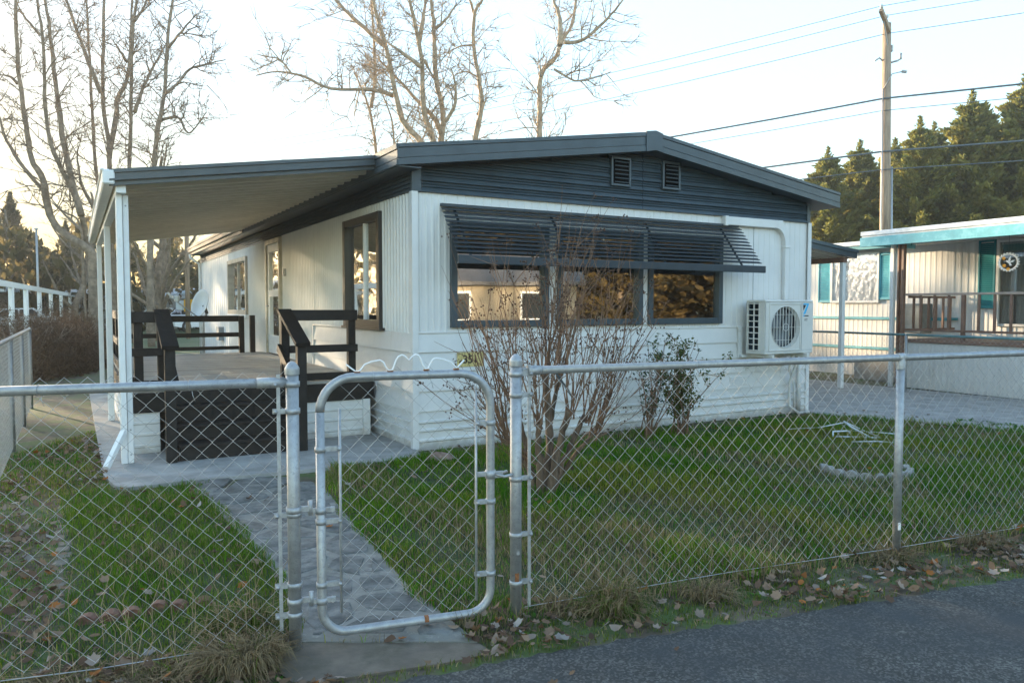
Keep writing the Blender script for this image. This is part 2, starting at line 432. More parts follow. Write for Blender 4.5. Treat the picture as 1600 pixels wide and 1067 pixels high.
# stone path: mortar bed + separate flagstones
pathR = [(-.16, 3.42), (-.245, 3.567), (-.562, 4.103), (-1.059, 5.171), (-1.60, 6.40)]
pathL = [(-1.03, 3.42), (-1.06, 3.66), (-1.309, 4.249), (-1.802, 5.026), (-2.339, 5.843), (-2.72, 6.36)]
path_poly = pathR + pathL[::-1]
path = slab('path', path_poly, -.02, .014, M['mortar'], 'stone path from the gate to the patio pad')
apron = [(-1.0, 3.415), (-.155, 3.415), (-.11, 3.36), (-.14, 3.29), (-.30, 3.215), (-.52, 3.145), (-.74, 3.07), (-.90, 3.05), (-.97, 3.12), (-1.02, 3.25)]
slab('apron', apron[::-1], -.02, .010, mix_in(mat('dirty_concrete', (.155, .125, .095), .9, var=.15, scale=6, bump=.3, bscale=60), (.095, .08, .055), 5, .42, .62), 'dirty concrete strip between gate and asphalt')
def inside(px, py, poly):
    px = np.asarray(px); py = np.asarray(py); r = np.zeros(px.shape, bool); n = len(poly)
    for i in range(n):
        x1, y1 = poly[i]; x2, y2 = poly[(i + 1) % n]
        c = ((y1 > py) != (y2 > py)) & (px < (x2 - x1) * (py - y1) / ((y2 - y1) or 1e-9) + x1)
        r ^= c
    return r
def clip(poly, nx, ny, c):
    out = []
    for i in range(len(poly)):
        a, b = poly[i], poly[(i + 1) % len(poly)]
        da, db = a[0] * nx + a[1] * ny - c, b[0] * nx + b[1] * ny - c
        if da <= 0: out.append(a)
        if (da < 0 < db) or (db < 0 < da):
            t = da / (da - db); out.append((a[0] + (b[0] - a[0]) * t, a[1] + (b[1] - a[1]) * t))
    return out
rs = random.Random(5)
seeds = []
while len(seeds) < 21:
    y = rs.uniform(3.45, 6.4)
    xl = np.interp(y, [p[1] for p in pathL], [p[0] for p in pathL]); xr = np.interp(y, [p[1] for p in pathR], [p[0] for p in pathR])
    p = (rs.uniform(xl + .05, xr - .05), y)
    if all(math.hypot(p[0] - q[0], p[1] - q[1]) > .31 for q in seeds) or rs.random() < .003:
        seeds.append(p)
for i, s_ in enumerate(seeds):
    cell = [(s_[0] - .45, s_[1] - .45), (s_[0] + .45, s_[1] - .45), (s_[0] + .45, s_[1] + .45), (s_[0] - .45, s_[1] + .45)]
    for j, q in enumerate(seeds):
        if i == j: continue
        dx, dy = q[0] - s_[0], q[1] - s_[1]; d = math.hypot(dx, dy)
        if d > 1.3: continue
        cell = clip(cell, dx / d, dy / d, (dx * (s_[0] + q[0]) / 2 + dy * (s_[1] + q[1]) / 2) / d - .028)
        if len(cell) < 3: break
    # keep inside the bed: pull towards the path's edges
    for a, b in [(pathR[k], pathR[k + 1]) for k in range(len(pathR) - 1)] + [(pathL[k + 1], pathL[k]) for k in range(len(pathL) - 1)]:
        dx, dy = b[0] - a[0], b[1] - a[1]; d = math.hypot(dx, dy); nx, ny = dy / d, -dx / d
        ym = min(a[1], b[1]) - .1, max(a[1], b[1]) + .1
        if ym[0] < s_[1] < ym[1] and len(cell) >= 3:
            cell = clip(cell, nx, ny, nx * a[0] + ny * a[1] - .05)
    if len(cell) < 3: continue
    cell = clip(cell, 0, -1, -3.50)
    if len(cell) < 3: continue
    for _ in range(1):      # round the corners
        nc = []
        for k in range(len(cell)):
            a, b = cell[k], cell[(k + 1) % len(cell)]
            nc += [(a[0] * .82 + b[0] * .18, a[1] * .82 + b[1] * .18), (a[0] * .18 + b[0] * .82, a[1] * .18 + b[1] * .82)]
        cell = nc
    cell = [(x + rs.uniform(-.016, .016), y + rs.uniform(-.016, .016)) for x, y in cell]
    cx = sum(p[0] for p in cell) / len(cell); cy = sum(p[1] for p in cell) / len(cell)
    zt = .0185 + rs.uniform(-.002, .003); n = len(cell)
    b = MB()
    vs = [(x, y, .004) for x, y in cell] + [(x, y, zt - .005) for x, y in cell] + [(cx + (x - cx) * .95, cy + (y - cy) * .95, zt) for x, y in cell]
    fs = [(k, (k + 1) % n, n + (k + 1) % n, n + k) for k in range(n)] + [(n + k, n + (k + 1) % n, 2 * n + (k + 1) % n, 2 * n + k) for k in range(n)] + [tuple(range(2 * n, 3 * n))]
    b.add(vs, fs)
    b.build('flagstone', M['flag'], path)

# ================================================================== THE MOBILE HOME (u along the gable, v along the side)
hm = thing('mobile_home', 'white mobile home with charcoal gable roof behind the chain-link fence', 'mobile home', HO, TH)
def bx(mb, side, a0, a1, d0, d1, z0, z1, c=0.003):
    """box on the front ('f', a=u) or the long side ('s', a=v); d = metres out of the wall"""
    if side == 'f': return mb.cbox(a0, a1, -d1, -d0, z0, z1, c)
    return mb.cbox(-d1, -d0, a0, a1, z0, z1, c)
def ribs(a0, a1, pitch, depth, kind=0):
    out = [(a0, 0)]; a = a0
    while a < a1 - 1e-6:
        e = min(a + pitch, a1)
        for t, d in (((.30, 0), (.44, 1), (.66, 1), (.80, 0)) if kind == 0 else ((.80, 0), (.86, -1), (.94, -1), (.999, 0))):
            if a + t * pitch < e: out.append((a + t * pitch, d * depth))
        out.append((e, 0)); a = e
    return out
def ribwall(side, a0, a1, z0, z1, pitch, depth, m, name='wall_panel', kind=0, off=0.0, parent=None):
    b = MB()
    fn = (lambda p, z: (p[0], -p[1] - off, z)) if side == 'f' else (lambda p, z: (-p[1] - off, p[0], z))
    b.sheet(ribs(a0, a1, pitch, depth, kind), z0, z1, fn)
    if side == 's': b.f = [f[::-1] for f in b.f]
    return b.build(name, m, parent or hm)
# front wall, panel by panel round the window band
FR = dict(pitch=.105, depth=.005, kind=1)
ribwall('f', 0.03, .416, 1.262, ZW, .075, .006, M['white'])
ribwall('f', 4.443, 5.06, 1.262, ZW, m=M['white'], **FR)
ribwall('f', 5.064, 6.15, 1.262, ZW, m=M['white'], **FR)
ribwall('f', .416, 2.43, 2.47, ZW, m=M['white'], **FR)
ribwall('f', 2.434, 4.443, 2.47, ZW, m=M['white'], **FR)
ribwall('f', .416, 4.443, 1.262, 1.316, m=M['white'], **FR)
b = MB(); bx(b, 'f', 1.672, 1.790, -.02, .018, 1.316, 2.47); b.build('mullion_board', M['white'], hm)
b = MB(); bx(b, 'f', 3.072, 3.164, -.02, .018, 1.316, 2.47); b.build('mullion_board', M['white'], hm)
# long side wall
SR = dict(pitch=.092, depth=.020)
ribwall('s', 0.03, .915, 1.262, ZW, m=M['white'], **SR)
ribwall('s', .915, 2.28, 2.65, ZW, m=M['white'], **SR)
ribwall('s', 2.28, 3.80, 1.262, ZW, m=M['white'], **SR)
ribwall('s', 3.80, 5.86, .40, ZW, m=M['white'], **SR)
ribwall('s', 6.96, 8.82, .40, ZW, m=M['white'], **SR)
ribwall('s', 8.82, 10.98, 2.58, ZW, m=M['white'], **SR)
ribwall('s', 8.82, 10.98, .40, 1.37, m=M['white'], **SR)
ribwall('s', 10.98, HL, .40, ZW, m=M['white'], pitch=.30, depth=.014)
b = MB(); b.box(0.0, .02, 3.80, HL, 0, .42); b.build('skirting', M['skirt'], hm)
# back and far side
b = MB(); b.box(HW - .02, HW, .02, HL, 0, 3.05); b.box(.03, HW - .02, HL - .02, HL, 0, 3.05); b.build('wall_panel', M['white'], hm)
# lap siding boards below the windows (front and first stretch of the side)
lz = [1.262, 1.054, .840, .636, .420]
for k in range(4):
    zt, zb = lz[k], lz[k + 1]
    top = .012
    b = MB(); b.prism([(-.002, zt), (-.004 - top * .4, zt), (-.028, zb + .006), (-.028, zb), (-.002, zb)], .035, HW - .035, 'x'); b.build('siding_board', M['white'], hm)
    b = MB(); b.prism([(-.002, zt), (-.002, zb), (-.040, zb), (-.040, zb + .006), (-.014, zt)], .035, 3.80, 'y'); b.build('siding_board', M['white'], hm)
b = MB(); bx(b, 's', .92, 3.82, .012, .050, 1.262, 1.284, .004); b.build('siding_ledge', M['white'], hm)
b = MB(); bx(b, 'f', .035, HW - .035, .006, .022, 1.256, 1.274, .003); b.build('siding_ledge', M['white'], hm)
b = MB(); bx(b, 's', 3.80, 3.85, 0, .045, .42, 1.284, .004); b.build('corner_trim', M['white'], hm)
# ribbed skirting
def skirt(side, a0, a1, parent, name='skirting', z1=.42, out=.014, depth=.022):
    prof = [(0, 0.0)]
    for zc in (.115, .225, .315):
        if zc + .03 < z1: prof += [(zc - .028, 0), (zc - .016, 1), (zc + .002, 1), (zc + .010, 0)]
    prof += [(z1, 0)]
    m = MB()
    fn = (lambda p, t: (t, -out - p[1] * depth, p[0])) if side == 'f' else (lambda p, t: (-out - p[1] * depth, t, p[0]))
    m.sheet(prof, a0, a1, fn)
    return m.build(name, M['skirt'], parent)
skirt('f', .02, HW - .02, hm); skirt('s', .02, 3.80, hm)
b = MB(); b.prism([(-.034, -.034), (.034, -.034), (.034, -.02), (-.02, -.02), (-.02, .034), (-.034, .034)], 0.02, ZW, 'z'); b.build('corner_trim', M['white'], hm)
b = MB(); b.prism([(HW - .034, -.034), (HW + .034, -.034), (HW + .034, .034), (HW + .004, .034), (HW + .004, -.02), (HW - .034, -.02)], .02, ZW, 'z'); b.build('corner_trim', M['white'], hm)
b = MB(); bx(b, 'f', 5.058, 5.066, 0, .004, 1.27, 2.63, .001); bx(b, 'f', 2.428, 2.436, 0, .004, 2.64, ZW, .001); b.build('panel_seam', M['galvdull'], hm)
# skirting vent on the front
b = MB(); bx(b, 'f', 4.62, 4.98, .02, .032, .46, .58); b.build('skirting_vent', M['skirt'], hm)

# gable siding: ribbed rows up to the roof underside
def zr(u): return 2.975 + (3.455 - 2.975) * (1 - abs(u - 3.09) / (3.35 if u < 3.09 else 3.48))
def gable(u0, u1):
    m = MB(); z = ZW; k = 0
    while z < 3.45:
        h = .030 if k % 3 else .058
        z2 = z + h
        def span(zz):
            uu = [u0 + (u1 - u0) * i / 240 for i in range(241)]
            ok = [u for u in uu if zr(u) + .03 >= zz]
            return (min(ok), max(ok)) if ok else None
        s1 = span(z2)
        if not s1: break
        a, c = s1
        d = .034 if k % 3 == 0 else .022
        m.add([(a, -d, z), (c, -d, z), (c, -.004, z2), (a, -.004, z2)], [(0, 1, 2, 3)])
        m.add([(a, -.004, z), (c, -.004, z), (c, -d, z), (a, -d, z)], [(3, 2, 1, 0)])
        z = z2; k += 1
    return m.build('gable_siding', M['trim'], hm)
gable(.05, 3.066); gable(3.074, HW - .05)
b = MB(); bx(b, 'f', -.01, .075, .0, .03, ZW - .005, 3.02); bx(b, 's', -.03, .03, .0, .03, ZW - .005, 3.0); b.build('corner_trim', M['trim'], hm)
b = MB(); bx(b, 'f', HW - .06, HW + .012, .0, .03, ZW - .005, 3.02); b.build('corner_trim', M['trim'], hm)
b = MB(); b.box(3.0, 3.14, -.002, .02, ZW, 3.46); b.build('gable_backing', M['ink'], hm)
# eave panel along the side: ribbed, dark
m_ = MB()
z = ZW
for k in range(6):
    m_.add([(-.030, .04, z), (-.030, HL, z), (-.010, HL, z + .044), (-.010, .04, z + .044)], [(3, 2, 1, 0)])
    m_.add([(-.010, .04, z), (-.010, HL, z), (-.030, HL, z), (-.030, .04, z)], [(0, 1, 2, 3)])
    z += .044
m_.build('eave_panel', M['trim'], hm)
# vents
for (a0, a1, z0, z1) in ((2.585, 2.83, 3.04, 3.335), (3.395, 3.635, 3.06, 3.355)):
    fr = MB(); w = .028
    bx(fr, 'f', a0 - w, a0, .0, .058, z0 - w, z1 + w); bx(fr, 'f', a1, a1 + w, .0, .058, z0 - w, z1 + w)
    bx(fr, 'f', a0, a1, .0, .058, z0 - w, z0); bx(fr, 'f', a0, a1, .0, .058, z1, z1 + w)
    vo = fr.build('gable_vent', M['trim'], hm)
    k = MB(); k.box(a0, a1, -.044, -.036, z0, z1); k.build('vent_shade_panel', M['vent_shade'], vo)  # black panel painted as the shade inside the vent
    for i in range(6):
        zz = z0 + (i + .45) * (z1 - z0) / 6
        k = MB(); k.bar((a0 + .03, -.050, zz), (a1, -.050, zz), .008, .013, (0, -.3, .9)); k.build('slat', M['trim'], vo)
# roof: one shell, ribbed fascia bands, ridge cap
ro = MB()
ov0, ov1 = -.22, HL + .25
prof = [(-.26, 3.18), (-.26, 2.975), (3.09, 3.455), (6.57, 2.98), (6.57, 3.19), (3.30, 3.652), (3.09, 3.672), (2.88, 3.652)]
ro.prism(prof, ov0, ov1, 'y'); roof = ro.build('roof', M['trim'], hm)
def fascia_band(t0, t1, out, name='fascia_strip'):
    """strip on the front rake between heights t0..t1 (0 bottom, 1 top)"""
    for (ua, zb_a, zt_a, ub, zb_b, zt_b) in ((-.262, 2.975, 3.18, 3.088, 3.455, 3.665), (3.092, 3.455, 3.665, 6.572, 2.98, 3.19)):
        m = MB()
        l = lambda zb, zt, t: zb + (zt - zb) * t
        pts = [(ua, l(zb_a, zt_a, t0)), (ub, l(zb_b, zt_b, t0)), (ub, l(zb_b, zt_b, t1)), (ua, l(zb_a, zt_a, t1))]
        m.prism(pts, ov0 - out, ov0, 'y'); m.build(name, M['trim'], roof)
fascia_band(-.02, .30, .016); fascia_band(.34, .80, .010); fascia_band(.84, 1.02, .020)
m = MB()
for (z0, z1, o) in ((2.972, 3.03, .016), (3.04, 3.12, .010), (3.13, 3.185, .02)): m.box(-.26 - o, -.26, ov0 - .01, .455, z0, z1)
m.build('fascia_strip', M['trim'], roof)
m = MB()
for (z0, z1, o) in ((2.972, 3.03, .016), (3.04, 3.12, .06), (3.13, 3.185, .07)): m.box(-.26 - o, -.26, 7.92, ov1, z0, z1)
m.build('gutter', M['coveredge'], roof)
m = MB(); m.prism([(2.94, 3.455 - .03), (3.09, 3.452), (3.2, 3.437), (3.2, 3.662), (3.09, 3.690), (2.94, 3.668)], ov0 - .026, ov0 - .002, 'y'); m.build('ridge_cap', M['trim'], roof)
# soffit returns the eave to the wall
m = MB(); m.box(-.25, 0, ov0 + .01, HL, 2.962, 2.974); m.build('soffit', M['trim'], hm)
# downspout at the far corner
m = MB(); m.tube([(-.30, HL - .15, 2.98), (-.30, HL - .15, 2.9), (-.06, HL - .15, 2.72), (-.06, HL - .15, .1)], .035, 8); m.build('downspout', M['white'], hm)

# windows
def window(side, a0, a1, z0, z1, w, m_frame, glass, sash=None, depth=.05, cfg='window', sill=False):
    fr = MB()
    bx(fr, side, a0, a0 + w, -.03, depth, z0, z1); bx(fr, side, a1 - w, a1, -.03, depth, z0, z1)
    bx(fr, side, a0 + w, a1 - w, -.03, depth - .004, z0, z0 + w * 1.05); bx(fr, side, a0 + w, a1 - w, -.03, depth - .004, z1 - w, z1)
    o = fr.build(cfg, m_frame, hm)
    i0, i1, j0, j1 = a0 + w, a1 - w, z0 + w * 1.05, z1 - w
    cols = [(i0, i1)]
    if sash is not None:
        s = i0 + (i1 - i0) * sash
        m = MB(); bx(m, side, s - .02, s + .02, -.02, .024, j0, j1); m.build('mullion', M['postwhite'] if m_frame is M['frame'] and side == 's' else m_frame, o)
        cols = [(i0, s - .02), (s + .02, i1)]
    for (c0, c1) in cols:
        p = MB()
        if side == 'f': p.box(c0, c1, .006, .012, j0, j1)
        else: p.box(.006, .012, c0, c1, j0, j1)
        p.build('pane', glass, o)
    return o
for a0, a1 in ((.416, 1.672), (1.790, 3.072), (3.164, 4.443)):
    window('f', a0, a1, 1.316, 2.47, .072, M['trim'], M['glass'])
wA = window('s', .915, 2.28, 1.295, 2.65, .085, M['frame'], M['glass'], .46, .06)
m = MB(); bx(m, 's', .87, 2.32, .0, .075, 1.262, 1.297, .005); m.build('sill', M['frame'], wA)
wB = window('s', 8.82, 10.98, 1.37, 2.58, .09, mat('tan_window_trim', (.42, .36, .28), .5), M['glass'], .5, .06)
m = MB(); bx(m, 's', 8.78, 11.02, .0, .07, 1.30, 1.372, .005); m.build('sill', M['postwhite'], wB)
# door with two panes
dr = MB(); w = .13
bx(dr, 's', 5.93, 5.93 + w, -.02, .03, .70, 2.66); bx(dr, 's', 6.89 - w, 6.89, -.02, .03, .70, 2.66)
bx(dr, 's', 5.93 + w, 6.89 - w, -.02, .03, 2.52, 2.66); bx(dr, 's', 5.93 + w, 6.89 - w, -.02, .03, 1.72, 1.84); bx(dr, 's', 5.93 + w, 6.89 - w, -.02, .03, .70, 1.02)
door = dr.build('door', M['postwhite'], hm)
for j0, j1 in ((1.02, 1.72), (1.84, 2.52)):
    p = MB(); p.box(.004, .010, 5.93 + w, 6.89 - w, j0, j1); p.build('pane', M['glass'], door)
m = MB(); bx(m, 's', 5.86, 5.93, -.02, .06, .69, 2.74); bx(m, 's', 6.89, 6.96, -.02, .06, .69, 2.74); bx(m, 's', 5.93, 6.89, -.02, .06, 2.66, 2.74); m.build('door_frame', mat('tan_door_frame', (.50, .44, .34), .5), hm)
m = MB(); m.tube([(-.03, 6.80, 1.55), (-.08, 6.80, 1.55), (-.08, 6.72, 1.55)], .012, 6); m.build('handle', M['galv'], door)
m = MB(); bx(m, 's', 5.55, 5.63, .0, .06, 2.06, 2.18); m.build('porch_light', M['galvdull'], hm)
m = MB(); bx(m, 's', 11.9, 12.25, .0, .12, .72, 1.05); m.build('utility_box', mat('grey_meter_box', (.22, .25, .27), .5), hm)
# wall cover for the refrigerant line
cv = MB()
bx(cv, 'f', 4.478, 5.58, .0, .07, 2.637, 2.752, .008)
bx(cv, 'f', 5.625, 5.71, .0, .07, 1.635, 2.40, .008)
pts = []
for k in range(7):
    a = R(90 - 15 * k); pts.append((5.46 + .25 * math.cos(a), 2.40 + .352 * math.sin(a)))
inn = [(5.46 + .165 * math.cos(R(15 * k)), 2.40 + .237 * math.sin(R(15 * k))) for k in range(7)]
cv.prism(pts + inn, -.072, -.001, 'y')
cv.build('line_cover', M['white'], hm)
cv = MB(); bx(cv, 'f', 4.44, 4.50, .0, .085, 2.625, 2.756, .006); cv.build('cover_joint', M['white'], hm)
cv = MB(); bx(cv, 'f', 5.615, 5.72, .0, .082, 2.37, 2.41, .006); cv.build('cover_joint', M['white'], hm)
# house number plate
sg = MB(); bx(sg, 'f', .49, .81, .022, .034, .885, 1.042, .002); sg_o = sg.build('number_sign', M['signyellow'], hm)
def text_mesh(txt, size, m, name, matrix, parent=None, thick=.002):
    cu = bpy.data.curves.new(name, 'FONT'); cu.body = txt; cu.size = size; cu.extrude = thick; cu.align_x = 'CENTER'; cu.align_y = 'CENTER'
    cu.offset = size * .012
    t = bpy.data.objects.new(name, cu); col.objects.link(t)
    dg = bpy.context.evaluated_depsgraph_get(); me = bpy.data.meshes.new_from_object(t.evaluated_get(dg))
    bpy.data.objects.remove(t); me.materials.clear(); me.materials.append(m); me.name = name
    me.transform(matrix)
    return link(bpy.data.objects.new(name, me), parent)
MX = Matrix.Translation((.645, -.038, .962)) @ Matrix.Rotation(R(90), 4, 'X')
text_mesh('351', .125, M['ink'], 'numerals', MX, sg_o)
# dim rooms behind the glass
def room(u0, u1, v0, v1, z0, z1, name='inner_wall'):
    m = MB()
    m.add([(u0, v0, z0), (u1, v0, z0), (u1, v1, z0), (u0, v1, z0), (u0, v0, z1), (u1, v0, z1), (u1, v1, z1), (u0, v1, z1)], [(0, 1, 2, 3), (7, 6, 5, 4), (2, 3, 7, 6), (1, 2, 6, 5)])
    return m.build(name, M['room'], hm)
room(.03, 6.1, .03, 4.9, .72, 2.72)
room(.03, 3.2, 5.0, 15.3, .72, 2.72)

# ================================================================== louvred awning over the front window
aw = thing('window_awning', 'dark blue louvred metal awning over the triple front window', 'awning', loc(0, 0, 0), TH)
m = MB(); m.cbox(.30, 4.73, -.045, -.008, 2.615, 2.650, .004); m.build('head_rail', M['awning'], aw)
slat_me = None
for k in range(11):
    t = (k + .6) / 11.6
    v = -.035 - .415 * t; z = 2.625 - .545 * t
    if slat_me is None:
        s_ = MB(); s_.prism([(.023, .009), (-.018, -.013), (-.025, -.009), (-.025, -.017), (-.015, -.021), (.023, .002)], .300, 4.745, 'x'); slat_me = s_.mesh('slat', M['awning'])
    o = link(bpy.data.objects.new('slat', slat_me), aw); o.location = (0, v, z)
m = MB(); m.cbox(.292, 4.775, -.482, -.448, 1.985, 2.075, .006); m.build('bottom_rail', M['awning'], aw)
for u in (.46, 1.70, 3.10, 4.40):
    m = MB(); m.bar((u, -.020, 2.600), (u, -.440, 2.050), .030, .010, (0, -1, .8)); m.build('rafter', M['awning'], aw)
for u in (.46, 4.40):
    m = MB(); m.bar((u + .03, -.03, 2.02), (u + .03, -.45, 2.03), .012, .018); m.build('side_arm', M['galvdull'], aw)

# ================================================================== patio cover
pc = thing('patio_cover', 'flat patio cover with dark gutter front and white posts beside the home', 'patio cover', loc(0, 0, 0), TH)
CU0, CZ0, CU1, CZ1, CV0, CV1 = -.285, 3.055, -2.77, 2.690, .47, 7.95
pr = []
v = CV0
while v < CV1:
    pr += [(v, 0), (v + .19, 0), (v + .20, .045), (v + .255, .045)]; v += .265
pr.append((CV1, 0))
m = MB(); m.sheet(pr, 0.0, 1.0, lambda p, t: (CU0 + (CU1 - CU0) * t, p[0], CZ0 + (CZ1 - CZ0) * t - p[1])); m.build('pan_sheet', M['coverunder'], pc)
m = MB(); m.add([(CU0, CV0, CZ0 + .075), (CU1, CV0, CZ1 + .075), (CU1, CV1, CZ1 + .075), (CU0, CV1, CZ0 + .075), (CU0, CV0, CZ0 + .07), (CU1, CV0, CZ1 + .07), (CU1, CV1, CZ1 + .07), (CU0, CV1, CZ0 + .07)], [(3, 2, 1, 0), (4, 5, 6, 7), (0, 1, 5, 4), (1, 2, 6, 5), (2, 3, 7, 6), (3, 0, 4, 7)]); m.build('top_sheet', M['coverunder'], pc)
def sloped(mb, v0, v1, d0, d1, ua=CU0 + .02, ub=CU1 - .05):
    za = lambda u: CZ0 + (CZ1 - CZ0) * (u - CU0) / (CU1 - CU0)
    mb.prism([(ub, za(ub) + d0), (ua, za(ua) + d0), (ua, za(ua) + d1), (ub, za(ub) + d1)], v0, v1, 'y')
m = MB(); sloped(m, .425, .466, .005, .115); sloped(m, .405, .468, .085, .118); sloped(m, .395, .466, .012, .03); sloped(m, .435, .468, -.03, .012); m.build('front_gutter', M['coveredge'], pc)
m = MB(); sloped(m, CV1, CV1 + .03, -.03, .10); m.build('rear_trim', M['coverunder'], pc)
# outer beam and gutter
m = MB(); m.cbox(-2.765, -2.68, CV0 + .01, CV1, 2.60, 2.676, .004); m.build('beam', M['postwhite'], pc)
m = MB(); m.cbox(-2.875, -2.775, .40, CV1 + .04, 2.665, 2.800, .012); m.cbox(-2.89, -2.862, .40, CV1 + .04, 2.785, 2.806, .004); m.build('outer_gutter', M['postwhite'], pc)
for i, v in enumerate((.66, 3.85, 7.55)):
    if i == 0:
        m = MB(); m.cbox(-2.765, -2.709, v - .035, v + .035, .034, 2.60, .006); p = m.build('post', M['postwhite'], pc)
        m = MB(); m.cbox(-2.706, -2.655, v - .03, v + .03, .034, 2.60, .006); m.build('post', M['postwhite'], pc)
        m = MB()
        for z in (.12, .36, 2.5): m.tube([(-2.68, v - .032, z), (-2.68, v - .038, z)], .008, 8)
        m.build('bolt', M['galvdull'], p)
        m = MB(); m.bar((-2.737, v - .062, .34), (-2.737, v - .062, 2.60), .046, .04, (0, 1, 0)); m.bar((-2.737, v - .062, .36), (-2.90, v - .24, .055), .046, .045); m.build('downspout', M['postwhite'], pc)
    else:
        m = MB(); m.cbox(-2.765, -2.690, v - .035, v + .035, .034, 2.60, .006); m.build('post', M['postwhite'], pc)

# ================================================================== deck
dk = thing('deck', 'black railed deck with grey boards and closed black steps', 'deck', loc(0, 0, 0), TH)
DZ = .690
def part(name, m, fn, parent=dk):
    b = MB(); fn(b); return b.build(name, M[m], parent)
v = 1.135
bm = MB(); bm.cbox(-2.62, -.055, 0, .132, -.034, 0, .006)
boards = [bm.mesh('deck_board', mix_in(mat('worn_grey_deck_paint', (.36 * f_, .34 * f_, .31 * f_), .6, var=.14, scale=5, bump=.1, bscale=40, stretch=(.4, 2, 1)), (.20, .17, .14), 6 + f_, .54, .74)) for f_ in (.82, .95, 1.08)]
while v < 7.2:
    o = link(bpy.data.objects.new('deck_board', random.choice(boards)), dk); o.location = (random.uniform(-.006, .006), v, DZ + random.uniform(-.002, .001)); v += .144
part('fascia_board', 'black', lambda b: b.cbox(-2.62, -.06, 1.095, 1.132, .455, .655))
part('fascia_board', 'black', lambda b: b.cbox(-2.66, -2.622, 1.095, 7.28, .455, .662))
part('fascia_board', 'black', lambda b: b.cbox(-2.62, -.06, 7.25, 7.285, .455, .655))
# white ribbed skirting
def skp(side, a0, a1, off):
    prof = [(.034, 0)]
    for zc in (.12, .24, .36): prof += [(zc - .03, 0), (zc - .018, 1), (zc + .002, 1), (zc + .01, 0)]
    prof.append((.455, 0)); m = MB()
    if side == 'f': m.sheet(prof, a0, a1, lambda p, t: (t, off - p[1] * .012, p[0]))
    else: m.sheet(prof, a0, a1, lambda p, t: (off - p[1] * .012, t, p[0]))
    m.build('skirt_panel', M['skirt'], dk)
skp('f', -2.63, -2.38, 1.12); skp('f', -1.03, -.2, 1.12); skp('s', 1.12, 7.26, -2.645)
part('skirt_corner', 'skirt', lambda b: b.cbox(-.20, -.115, 1.08, 1.16, .034, .46))
# steps
for k in range(3):
    vf = .50 + .21 * k; zt = .034 + .164 * (k + 1)
    part('riser', 'black', lambda b: b.cbox(-2.262, -1.132, vf, vf + .03, zt - .164 + .002, zt - .034))
    part('tread', 'black', lambda b: b.cbox(-2.275, -1.120, vf - .025, vf + .225, zt - .034, zt))
part('stringer', 'black', lambda b: b.prism([(.50, .036), (1.095, .036), (1.095, .56), (.93, .50), (.50, .16)], -2.300, -2.266, 'x'))
part('stringer', 'black', lambda b: b.prism([(.50, .036), (1.095, .036), (1.095, .56), (.93, .50), (.50, .16)], -1.128, -1.094, 'x'))
for (u0, nm) in ((-2.385, 0), (-1.122, 1)):
    part('newel_post', 'black', lambda b: b.cbox(u0, u0 + .095, .44, .535, .034, 1.135, .005))
    part('newel_post', 'black', lambda b: b.cbox(u0, u0 + .09, 1.140, 1.230, .60, 1.44, .005))
    part('handrail', 'black', lambda b: b.bar((u0 + .047, .395, 1.150), (u0 + .047, 1.20, 1.500), .150, .040))
    part('rail', 'black', lambda b: b.bar((u0 - .02 if nm else u0 + .115, .46, .735), (u0 - .02 if nm else u0 + .115, 1.20, 1.085), .036, .09))
# right-hand guard along the front
for z0, z1 in ((1.385, 1.505), (1.020, 1.105), (.70, .785)):
    part('rail', 'black', lambda b: b.cbox(-1.03, -.245, 1.128, 1.164, z0, z1))
part('rail_cap', 'black', lambda b: b.cbox(-1.10, -.235, 1.10, 1.21, 1.507, 1.535) if False else b.cbox(-1.06, -.238, 1.166, 1.215, 1.470, 1.506))
part('rail_post', 'black', lambda b: b.cbox(-.345, -.258, 1.166, 1.25, .60, 1.468))
# short front guard, left of the steps
for z0, z1 in ((1.380, 1.492), (1.035, 1.118), (.70, .785)):
    part('rail', 'black', lambda b: b.cbox(-2.61, -2.34, 1.100, 1.136, z0, z1))
# outer side guard
for v in (1.17, 3.15, 5.15, 7.19):
    part('rail_post', 'black', lambda b: b.cbox(-2.605, -2.52, v - .03, v + .06, .60, 1.49))
for z0, z1 in ((1.375, 1.492), (1.035, 1.118), (.74, .82)):
    part('rail', 'black', lambda b: b.cbox(-2.645, -2.607, 1.14, 7.26, z0, z1))
# rear guard
for z0, z1 in ((1.265, 1.375), (.985, 1.065), (.75, .815)):
    part('rail', 'black', lambda b: b.cbox(-2.52, -.47, 7.21, 7.25, z0, z1))
part('rail_post', 'black', lambda b: b.cbox(-.50, -.41, 7.12, 7.208, .60, 1.372))
part('rail_post', 'black', lambda b: b.cbox(-.30, -.21, 7.15, 7.24, .60, 1.38))

